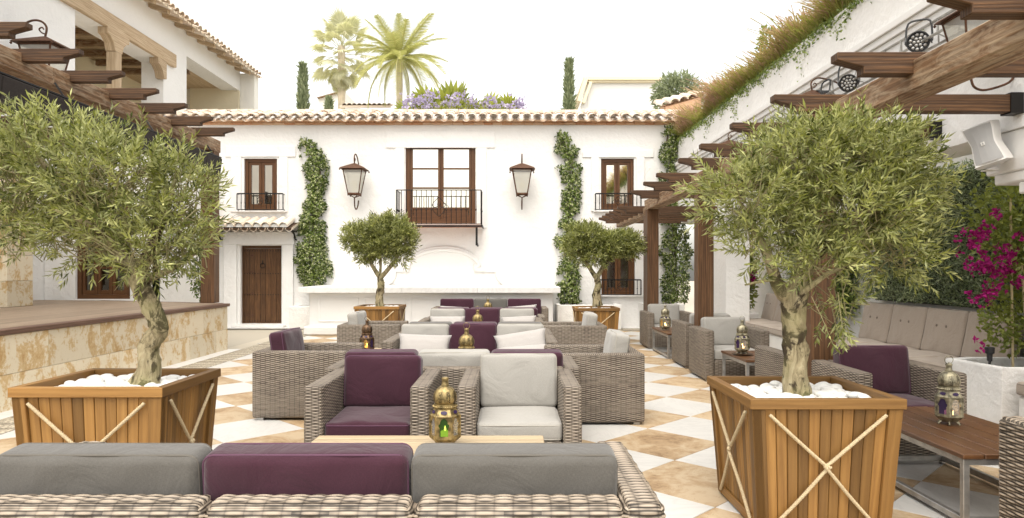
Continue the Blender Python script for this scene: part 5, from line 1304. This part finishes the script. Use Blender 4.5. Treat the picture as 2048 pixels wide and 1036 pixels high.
olive('small spreading olive tree in the distant planter right of centre',(at(1196,615,Y4).x,Y4,.66),
 [([A(1196,612,Y4),A(1193,590,Y4),A(1196,570,Y4),A(1192,550,Y4)],[.10,.075,.06,.055]),([A(1192,555,Y4),A(1172,525,Y4),A(1150,495,Y4)],[.05,.035,.012]),([A(1194,555,Y4),A(1215,520,Y4),A(1245,490,Y4)],[.05,.035,.012])],
 [blobf(1155,495,Y4,30,26),blobf(1175,475,Y4,34,26),blobf(1215,490,Y4,34,24),blobf(1250,488,Y4,34,26),blobf(1190,515,Y4,32,20),blobf(1268,500,Y4,18,18),blobf(1140,470,Y4,14,18)],
 1350,37,nl=12,tl=.15,ll=.085,lw=.020,shell=.35,ntw=150)

# ---- wall vines
def vine(label,prof,seed,n,Yv=YW-.10,flowers=.30,leaf=.085,name='climbing_vine',base=None):
    """prof: list of (py, xcentre, halfwidth) in the photo's elevation of the wall"""
    rs=np.random.RandomState(seed); py=np.array([p[0] for p in prof]); xc=np.array([p[1] for p in prof]); hw=np.array([p[2] for p in prof])
    dens=hw/hw.sum(); yy=rs.uniform(py[0],py[-1],size=n*3); h=np.interp(yy,py,hw); keep=rs.uniform(0,hw.max(),size=n*3)<h; yy=yy[keep]; h=h[keep]; yy=yy[:int(n*1.0)]; h=h[:n]; c=np.interp(yy,py,xc)
    edge=1+.45*np.array([noise.noise(Vector((y*.055,seed,0))) for y in yy]); u=rs.uniform(-1,1,size=len(yy)); u=np.sign(u)*np.abs(u)**.8
    xx=c+u*h*.9*edge+rs.normal(size=len(yy))*1.2; k=Yv/FPX
    T=thing(name,label,'climbing plant',(float((xc[-1]-1024)*k),YW,0),0,'jasmine vines climbing the walls'); org=np.array(T.location)
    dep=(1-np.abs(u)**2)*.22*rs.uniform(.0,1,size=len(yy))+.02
    gp_=np.array([noise.noise(Vector((a*.045,b*.045,seed))) for a,b in zip(xx,yy)])>-.42*(1.25-np.abs(u))-.0; gp_|=(np.abs(u)<.3)
    xx,yy,dep,u,h=xx[gp_],yy[gp_],dep[gp_],u[gp_],h[gp_]
    P=np.stack([(xx-1024)*k,YW-.02-dep,CH-(yy-540)*k],-1)-org
    D=nrmz(np.stack([rs.normal(size=len(yy)),-np.abs(rs.normal(size=len(yy)))*.8,rs.normal(size=len(yy))-.5],-1))
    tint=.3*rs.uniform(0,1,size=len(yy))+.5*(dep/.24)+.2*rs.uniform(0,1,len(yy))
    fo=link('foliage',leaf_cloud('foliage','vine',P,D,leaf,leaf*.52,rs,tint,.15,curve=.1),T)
    nf=int(len(yy)*flowers); i=rs.choice(len(yy),nf); Pf=P[i]+np.array([0,-.05,.01]); 
    Pf=np.repeat(Pf,3,0)+rs.normal(size=(nf*3,3))*.008
    Df=nrmz(rs.normal(size=(nf*3,3))+np.array([0,-.5,0])); o=link('blossoms',leaf_cloud('blossoms','blossom',Pf,Df,.032,.024,rs),T); o['kind']='stuff'
    g=MB(); 
    for q in range(3):
        pts=[((np.interp(y,py,xc)+math.sin(y*.05+q*2)*8*(q-1)-1024)*k-org[0],-.04,CH-(y-540)*k) for y in np.linspace(py[-1],py[0],12)]
        if base is not None: pts=[(pts[0][0],-.04,base)]+pts
        g.tube(smooth_path(pts,2),[.016]*1+[.014]*(len(smooth_path(pts,2))-1),5)
    part('stem',g,M['stem'],T); return T
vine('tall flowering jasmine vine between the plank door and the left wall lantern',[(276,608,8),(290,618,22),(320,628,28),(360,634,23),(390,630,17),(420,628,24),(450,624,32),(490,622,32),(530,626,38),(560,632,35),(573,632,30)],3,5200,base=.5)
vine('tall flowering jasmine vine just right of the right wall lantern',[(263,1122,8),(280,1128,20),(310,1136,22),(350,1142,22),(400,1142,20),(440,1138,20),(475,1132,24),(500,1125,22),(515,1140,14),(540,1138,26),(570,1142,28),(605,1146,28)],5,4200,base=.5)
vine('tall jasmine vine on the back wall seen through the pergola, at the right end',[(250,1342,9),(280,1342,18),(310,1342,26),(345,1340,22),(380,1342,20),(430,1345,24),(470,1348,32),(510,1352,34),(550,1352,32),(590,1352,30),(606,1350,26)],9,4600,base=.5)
# small vine by left terrace
rs=np.random.RandomState(77)
def shrub(label,name,cat,cx,cy,cz,rx,ry,rz,n,mat,leaf,seed,group=None,stem=True,wd=.5,flowers=None,blobs=None,fl=.035):
    rs=np.random.RandomState(seed); T=thing(name,label,cat,(cx,cy,cz-rz),0,group); B=blobs or [(0,0,rz,rx,ry,rz)]
    P,D=crown_points(rs,B,n,.25); D=nrmz(D+rs.normal(size=D.shape)*.8); 
    tint=.5*rs.uniform(0,1,size=n)+.3*np.repeat(rs.uniform(0,1,size=(n+15)//16),16)[:n]+.1
    link('foliage',leaf_cloud('foliage',mat,P,D,leaf,leaf*wd,rs,tint,.2,curve=.1),T)
    if flowers:
        fm,pts,per,sp=flowers; Pf=np.repeat(np.array(pts)-np.array(T.location),per,0)+rs.normal(size=(len(pts)*per,3))*sp; Pf3=np.repeat(Pf,4,0); Df=nrmz(rs.normal(size=Pf3.shape)+np.array([-.3,-.5,.2]))
        o=link('blossoms',leaf_cloud('blossoms',fm,Pf3,Df,fl,fl*.8,rs,fold=.1),T); o['kind']='stuff'
    if stem:
        g=MB()
        for q in range(4): g.tube(smooth_path([(rx*.1*q-.1*rx,0,-.1 if cz-rz>.3 else 0),(rx*.2*math.cos(q*2),ry*.2*math.sin(q*2),rz*.7),(rx*.5*math.cos(q*2.2),ry*.5*math.sin(q*2.2),rz*1.4)],3),[.012]*3+[.008]*4,5)
        part('stem',g,M['stem'],T)
    return T
p=at(388,550,13.2); shrub('small dark climbing plant behind the left terrace post','climbing_plant','plant',p.x,13.5,1.45,.24,.2,.62,700,'vine',.075,61)
p=at(26,515,12.4); shrub('small climbing plant just right of the stone pillar','climbing_plant','plant',-9.2,12.7,1.75,.16,.16,.55,350,'vine',.08,62)
# hedge on right wall
hd_=thing('hedge','dense clipped green hedge filling the wall above the button-backed bench','hedge',(5.2,8.4,.75))
g=MB(); g.box(5.24,5.33,6.5,9.95,1.0,2.60); part('hedge_core',g,M['core'],hd_,world=True)  # dark slab added inside the leaves to block see-through holes
rs=np.random.RandomState(5); n=34000
P=np.stack([5.22-rs.uniform(0,.16,size=n)**1.0,rs.uniform(6.4,10.05,size=n),rs.uniform(1.02,2.66,size=n)],-1)
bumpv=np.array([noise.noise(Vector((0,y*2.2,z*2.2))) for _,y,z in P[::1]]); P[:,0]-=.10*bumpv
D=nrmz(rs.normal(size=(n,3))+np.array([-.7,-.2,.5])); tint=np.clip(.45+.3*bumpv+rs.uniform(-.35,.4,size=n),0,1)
link('foliage',leaf_cloud('foliage','hedge',P-np.array(hd_.location),D,.042,.014,rs,tint,.2),hd_)
p=at(1655,570,11.0)
h2=thing('climbing_plant','dark green climber covering the wall behind the right pergola post','plant',(5.25,10.9,.5))
n=3800; P=np.stack([5.3-rs.uniform(0,.22,size=n),rs.normal(size=n)*.22+10.95,rs.uniform(.75,2.2,size=n)],-1); D=nrmz(rs.normal(size=(n,3))+np.array([-.5,-.3,-.3])); link('foliage',leaf_cloud('foliage','vine',P-np.array(h2.location),D,.075,.04,rs,None,.2,curve=.1),h2)
g=MB(); g.tube([(0,0,-.5),(0,.05,.5),(.02,-.05,1.5)],.015,5); part('stem',g,M['stem'],h2)
h3=thing('climbing_plant','small grey-green shrub behind the far bench beside the olive trunk','plant',(5.1,12.0,.9))
n=1500; P=np.stack([5.25-rs.uniform(0,.3,size=n),rs.normal(size=n)*.2+12.4,rs.uniform(.95,1.75,size=n)],-1); D=nrmz(rs.normal(size=(n,3))+np.array([-.5,-.3,.3])); link('foliage',leaf_cloud('foliage','hedge',P-np.array(h3.location),D,.06,.02,rs,None,.2),h3)
# bougainvilleas
fl=[]
for (px,py,s,k) in ((2000,425,14,6),(1950,480,34,26),(1975,465,26,16),(1962,530,26,26),(1985,540,22,20),(2010,500,20,16),(2030,520,22,18),(1975,585,24,14),(1955,600,18,10),(2015,545,20,12),(2040,560,10,6),(1998,575,16,8),(2035,470,8,4),(1965,690,5,2)):
    for i in range(int(k*.55)+1):
        p=at(px+rnd.gauss(0,s*.5),py+rnd.gauss(0,s*.38),6.28+rnd.uniform(-.12,.12)); fl.append((p.x,p.y,p.z))
bt=shrub('bougainvillea with magenta flower clusters in the large white planter at the right edge','bougainvillea','shrub',4.88,6.55,1.35,.5,.4,.85,5200,'boug',.062,71,None,False,.62,('magenta',fl,2,.022),
   blobs=[(0.0,0,1.50,.55,.4,.45),(-.12,-.1,1.15,.42,.35,.35),(.1,0,.75,.42,.33,.42),(.3,0,1.2,.5,.35,.6),(0,.0,.35,.33,.28,.25),(-.3,-.05,.45,.16,.16,.25)],fl=.042)
g=MB()
for (a,b) in (((4.72,6.5,.45),(4.66,6.45,2.1)),((4.86,6.45,.45),(4.93,6.5,2.2)),((4.80,6.4,.45),(4.74,6.42,1.5)),((5.0,6.5,.45),(5.1,6.5,2.0))): g.tube([a,b],.011,6)
part('bamboo_canes',g,M['cane'],bt,world=True)
fl=[]
for (px,py,k) in ((1462,540,7),(1462,560,6),(1463,600,8),(1505,560,5),(1485,585,8),(1500,545,4),(1466,620,5)):
    for i in range(k): p=at(px+rnd.gauss(0,5),py+rnd.gauss(0,6),14.1); fl.append((p.x,p.y,p.z))
shrub('far bougainvillea climbing with a few magenta flowers in the end planter','bougainvillea','shrub',at(1488,560,14.3).x,14.3,1.42,.28,.22,.95,1500,'boug',.085,72,None,True,.6,('magenta',fl,4,.03),fl=.05)
# dark doorway behind it
dw=thing('side_door','dark narrow wooden door at the far right under the arcade','door',(4.75,16.95,0))
g=MB(); g.box(4.60,4.95,16.9,16.99,.02,2.1); part('door_leaf',g,M['door'],dw,world=True,bevel=.01)

# ---- grass on the parapet
gr=MB(); rs=np.random.RandomState(9)
def grass(label,n,x0,x1,y0,y1,z,hgt,seed,kindobj):
    rs=np.random.RandomState(seed); x=rs.uniform(x0,x1,size=n)**1.0; y=rs.uniform(y0,y1,size=n); cl=np.array([noise.noise(Vector((a*1.2,b*.9,seed))) for a,b in zip(x,y)]); h=hgt*(.72+.8*cl)*rs.uniform(.35,1.15,size=n)
    b=np.stack([x,y,np.full(n,z)],-1); lean=rs.normal(size=(n,2))*.42; lean[:,0]-=.10; m=b+np.stack([lean[:,0]*h*.4,lean[:,1]*h*.4,h*.55],-1); t=b+np.stack([lean[:,0]*h*1.3,lean[:,1]*h*1.3,h],-1)
    an=rs.uniform(0,PI,size=n); s=np.stack([np.cos(an),np.sin(an),np.zeros(n)],-1)*.0045
    V=np.stack([b-s,b+s,m+s*1.2,m-s*1.2,t+s*2.0,t-s*2.0],1).reshape(-1,3); idx=np.arange(n)[:,None]*6
    Q=np.concatenate([idx+np.array([0,1,2,3]),idx+np.array([3,2,4,5])],1).reshape(-1,4)
    tb=np.clip(.22+.25*cl+rs.normal(size=n)*.1,0,1); tt=np.clip(.72+.5*cl+rs.normal(size=n)*.15,0,1)
    U=np.stack([np.stack([tb,tb,(tb+tt)/2,(tb+tt)/2],-1),np.stack([(tb+tt)/2,(tb+tt)/2,tt,tt],-1)],1).reshape(-1,4); UV=np.stack([U,U],-1)
    me=np_mesh('wild_grass',V,Q,UV,M['grassm']); o=thing('wild_grass',label,None,kind='stuff',me=me); return o
grass('wild red and green grass growing along the parapet of the right wing',34000,4.12,4.54,4.5,17.2,4.64,.46,1,None)
rs=np.random.RandomState(8); n=2600; y=rs.uniform(5,17,size=n); k=np.array([noise.noise(Vector((a*1.7,0,0))) for a in y]); z=4.66-np.abs(rs.normal(size=n))*.07*(1+2*np.clip(k,0,1)*3); P=np.stack([4.08+rs.uniform(-.03,.02,size=n),y,z],-1); D=nrmz(rs.normal(size=(n,3))+np.array([-.3,0,-1.0]))
o=thing('trailing_ground_cover','green trailing plants hanging over the parapet edge',None,kind='stuff',me=leaf_cloud('trailing_ground_cover','vine',P,D,.05,.03,rs,rs.uniform(.4,1,size=n)))
shrub('small yellow-green sapling rising above the parapet grass','sapling','tree',4.35,at(1500,110,11.8).y,5.2,.16,.16,.42,260,'boug',.09,91,None,True,.55)

# ================= BEYOND THE ROOF =================
def palm_trunk(T,x,y,z0,z1,r):
    g=MB(); n=26; P=[(x,y,z0+(z1-z0)*i/n) for i in range(n+1)]
    g.tube(P,[r*(1+.10*(i%2)) for i in range(n+1)],10); part('trunk',g,M['ptrunk'],T,world=True)
def frond_mesh(name,L,droop,mat,nl=84,ll=.5,seed=0):
    rs=np.random.RandomState(seed); P=[]
    for i in range(14):
        t=i/13; P.append(Vector((L*t*(1-.12*droop*t),0,L*(.25*t-.62*droop*t*t))))
    g=MB(); V=[];F=[]
    def at_(t):
        f=t*13; i=min(int(f),12); return P[i]+(P[i+1]-P[i])*(f-i)
    for s in (-1,1):
        for k in range(nl):
            t=.12+.88*k/nl; p=at_(t); l=ll*math.sin(PI*min(1,.15+t*.82))**.7*rs.uniform(.85,1.1)+.05; d=Vector((.55,s*.8,-.18+rs.uniform(-.2,.15))).normalized(); wv=Vector((.017,0,.008))
            q=p+d*l; g.quad([p-wv*.6,p+wv*.6,p+d*l*.5+wv,q,p+d*l*.5-wv*.2],[(rs.uniform(0,1),.5)]*5)
    me_l=g.mesh(name,M[mat]); 
    g2=MB(); g2.tube(P,[.035*(1-.8*i/13) for i in range(14)],4); 
    g2.v+= []; b=len(g2.v)
    for v in g.v: g2.v.append(v)
    for f,u in zip(g.f,g.uv): g2.f.append(tuple(b+i for i in f)); g2.uv.append(u); g2.mi.append(0)
    bpy.data.meshes.remove(me_l)
    return g2.mesh(name,M[mat])
def date_palm(label,px,py,Y,scale,seed):
    c=at(px,py,Y); T=thing('date_palm',label,'palm tree',(c.x,c.y,0)); palm_trunk(T,c.x,c.y,0,c.z,.16*scale)
    rr=random.Random(seed); ms=[frond_mesh('frond',2.9*scale,d,'palm',seed=i) for i,d in enumerate((.35,.7,1.05,1.4))]
    n=46
    for i in range(n):
        el=1.25-1.75*(i/n); az=i*2.39996+rr.uniform(-.2,.2)
        link('frond',ms[min(3,int(i/n*4))],T,(0,0,c.z),rot=(rr.uniform(-.25,.25),-el*.9+.2,az),scale=rr.uniform(.85,1.08))
    return T
date_palm('tall feathery date palm rising above the roof ridge left of centre',799,118,34,.92,1)
def fan_mesh(name,seed,r=.75):
    rs=np.random.RandomState(seed); g=MB(); st=1.1
    g.tube([(0,0,0),(st*.5,0,.04),(st,0,0)],.018,3)
    c=Vector((st,0,0)); n=26
    for k in range(n):
        a=-2.2+4.4*k/(n-1); d=Vector((math.cos(a),math.sin(a),-.10)); l=r*rs.uniform(.85,1.05)*(1-.12*abs(a)); q=c+d*l+Vector((0,0,-.18*l*rs.uniform(.6,1.8))); s=Vector((-d.y,d.x,0))*.045
        g.quad([c,c+d*l*.55+s,q,c+d*l*.55-s],[(rs.uniform(0,1),.5)]*4)
    return g.mesh(name,M['fan'])
def fan_palm(label,px,py,Y,scale,seed,n=46,low=True):
    c=at(px,py,Y); T=thing('fan_palm',label,'palm tree',(c.x,c.y,0)); palm_trunk(T,c.x,c.y,0,c.z,.17*scale); rr=random.Random(seed); ms=[fan_mesh('palm_leaf',i) for i in range(3)]
    for i in range(n):
        f=i/n; el=1.3-2.75*f; az=i*2.39996; link('palm_leaf',rr.choice(ms),T,(0,0,c.z-(f*1.0*scale)),rot=(rr.uniform(-.3,.3),-el,az),scale=scale*rr.uniform(.85,1.1)*(1 if f<.7 else .8))
    return T
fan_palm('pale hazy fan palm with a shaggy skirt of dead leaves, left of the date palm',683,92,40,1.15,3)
# broad-leaved clump and lilac bush
def banana(label,px,py,Y,s,seed,n=9):
    c=at(px,py,Y); rr=random.Random(seed); T=thing('fan_leaved_plant',label,'plant',(c.x,c.y,c.z-1.4*s))
    def lm(i):
        g=MB(); L=.9*s; st=.9*s; g.tube([(0,0,0),(st*.15,0,st*.6),(st*.3,0,st)],.025*s,4); c0=Vector((st*.3,0,st)); m=12
        for k in range(m):
            a=-1.5+3.0*k/(m-1); d=Vector((math.sin(a)*.0+.35,math.sin(a),math.cos(a))).normalized(); l=L*(1-.15*abs(a)); sd=Vector((0,math.cos(a),-math.sin(a)))*.10*s
            g.quad([c0,c0+d*l*.6+sd,c0+d*l,c0+d*l*.6-sd],[(rr.uniform(0,1),.5)]*4)
        return g.mesh('leaf',M['banana'])
    ms=[lm(i) for i in range(3)]
    for i in range(n): link('leaf',rr.choice(ms),T,(rr.uniform(-.3,.3)*s,rr.uniform(-.3,.3)*s,rr.uniform(-.3,.3)*s),rot=(rr.uniform(-.4,.4),rr.uniform(-.3,.6),i*2.4),scale=rr.uniform(.8,1.1))
    return T
GB='broad-leaved plants above the roof ridge'
banana('largest clump of fan-shaped leaves above the ridge, just right of the date palm trunk',885,190,24,1.05,1,16)
banana('fan-leaved clump above the ridge left of the lilac flowers',838,200,24,.8,2,9)
banana('fan-leaved clump above the middle of the lilac flowers',952,198,24,.8,3,10)
banana('small yellow fan-leaved clump at the right end of the lilac flowers',1008,203,24,.7,4,9)
fl=[(at(px,py,22).x+rnd.gauss(0,.05),22+rnd.uniform(-.3,.3),at(px,py,22).z+rnd.gauss(0,.08)) for px,py in [(rnd.uniform(812,1048),0) for _ in range(1)] for py in [205]]
fl=[]
for i in range(130):
    px=rnd.uniform(812,1050); top=212-22*math.exp(-((px-880)/60)**2)-6*math.sin(px*.11)-4; py=rnd.uniform(max(190,top),222); p=at(px,py,22); fl.append((p.x,22+rnd.uniform(-.4,.4),p.z))
p0=at(930,215,22); shrub('lilac flowering bush showing above the roof ridge','lilac_bush','shrub',p0.x,22,6.35,1.9,.5,.45,1500,'banana',.13,81,None,True,.5,('lilac',fl,3,.07),fl=.10)
def cypress(label,px,ytop,ybot,hw,Y,seed):
    k=Y/FPX; rs=np.random.RandomState(seed); z1=CH+(540-ytop)*k; x=(px-1024)*k; T=thing('cypress',label,'tree',(x,Y,0),0,'slim cypresses beyond the roof'); n=2600; z0=CH+(540-ybot)*k-1.5
    t=rs.uniform(0,1,size=n)**.9; r=hw*k*(np.sin(np.pi*np.clip(.12+.86*t,0,1))**.6)*(1-.55*t)*1.35; a=rs.uniform(0,2*PI,size=n); rr=r*rs.uniform(.2,1,size=n)
    P=np.stack([np.cos(a)*rr,np.sin(a)*rr,z0+(z1-z0)*t],-1); D=nrmz(np.stack([np.cos(a)*.5,np.sin(a)*.5,np.ones(n)*1.2],-1)+rs.normal(size=(n,3))*.3)
    link('crown',leaf_cloud('crown','cyp',P,D,.28,.07,rs),T); g=MB(); g.tube([(0,0,0),(0,0,z1-.6)],[.08,.02],6); part('trunk',g,M['stem'],T)
cypress('slim cypress left of the pale fan palm, above the roof ridge',606,134,218,8.5,26,1)
cypress('slim cypress right of centre, left of the plain white block',1138,126,218,7.5,26,2)
cypress('tiny cypress tip between the left cypress and the fan palm',658,202,219,6,30,3)
# far buildings
fh=thing('far_house','distant low building with a tiled eave just left of the date palm trunk','house',(at(735,210,36).x,37,0))
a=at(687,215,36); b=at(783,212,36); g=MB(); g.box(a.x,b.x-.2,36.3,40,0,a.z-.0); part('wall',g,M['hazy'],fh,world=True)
g=MB(); g.hexa([(a.x-.2,36,a.z),(b.x,36,a.z),(a.x+.3,38,a.z+.45),(b.x-.5,38,a.z+.45),(a.x-.2,36,a.z+.12),(b.x,36,a.z+.12),(a.x+.3,38,a.z+.57),(b.x-.5,38,a.z+.57)]); rf2=part('roof',g,M['tile'],fh,world=True)
for i in range(10): link('roof_tile',TU,rf2,Vector((a.x+.05+i*.26,35.95,a.z+.12))-fh.location,rot=(.2,0,0),scale=(1.2,3.5,1.2))
wg=thing('far_white_house','distant white gable end with a sloping roof line behind the fan palm trunk','house',(at(658,200,46).x,47,0))
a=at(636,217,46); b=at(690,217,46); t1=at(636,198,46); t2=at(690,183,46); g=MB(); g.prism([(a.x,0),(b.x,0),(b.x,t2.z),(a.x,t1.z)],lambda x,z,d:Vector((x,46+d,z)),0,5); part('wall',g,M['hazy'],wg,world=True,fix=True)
g=MB(); g.beam((t1.x,45.9,t1.z+.03),(t2.x,45.9,t2.z+.03),.3,.06); part('roof_edge',g,M['beamw'],wg,world=True)
wb=thing('white_tower_house','plain white building block with a moulded cornice above the roof on the right','building',(at(1245,200,28).x,29,0))
a=at(1176,160,28); b=at(1318,160,28); g=MB(); g.box(a.x,b.x,28,34,0,a.z-.12); part('wall',g,M['trim'],wb,world=True)
g=MB(); g.box(a.x-.12,b.x+.06,27.88,34.1,a.z-.119,a.z-.04); g.box(a.x-.2,b.x+.12,27.8,34.2,a.z-.039,a.z+.08); part('cornice',g,M['cream'],wb,world=True)
c=at(1157,205,28); g=MB(); g.beam((c.x,27.9,c.z),(a.x-.1,27.9,a.z-.0),.3,.16); g.beam((c.x+.18,27.95,c.z-.05),(a.x+.1,27.95,a.z-.12),.3,.12); part('gable_moulding',g,M['cream'],wb,world=True)
g=MB(); g.prism([(c.x+.1,0),(a.x,0),(a.x,a.z-.13),(c.x+.1,c.z-.1)],lambda x,z,d:Vector((x,28.02+d,z)),0,3); part('gable_wall',g,M['trim'],wb,world=True,fix=True)
shrub('loose pale olive-like tree right of the plain white block','distant_tree','tree',at(1355,185,24).x,24,at(1355,190,24).z,.85,.7,.75,2600,'cyp',.22,101,None,True,.25)
sr=thing('small_tiled_roof','short tiled roof piece rising behind the parapet grass at the right end of the ridge','roof',(at(1365,205,19).x,19,at(1365,215,19).z-.3))
a=at(1330,214,19); b=at(1400,196,19); g=MB(); g.hexa([(a.x,18.9,a.z-.5),(b.x,18.9,a.z-.5),(a.x,19.6,a.z-.5),(b.x,19.6,a.z-.5),(a.x,18.9,a.z-.03),(b.x,18.9,b.z),(a.x,19.6,a.z+.15),(b.x,19.6,b.z+.3)]); part('roof_body',g,M['brick'],sr,world=True)
for i in range(5):
    for j in range(2):
        t=i/4; link('roof_tile',TU,sr,Vector((a.x+(b.x-a.x)*t,18.85+j*.3,a.z+(b.z-a.z)*t+.03+j*.1))-sr.location,rot=(.3,-.25,.1),scale=1.2)

bpy.context.view_layer.update()
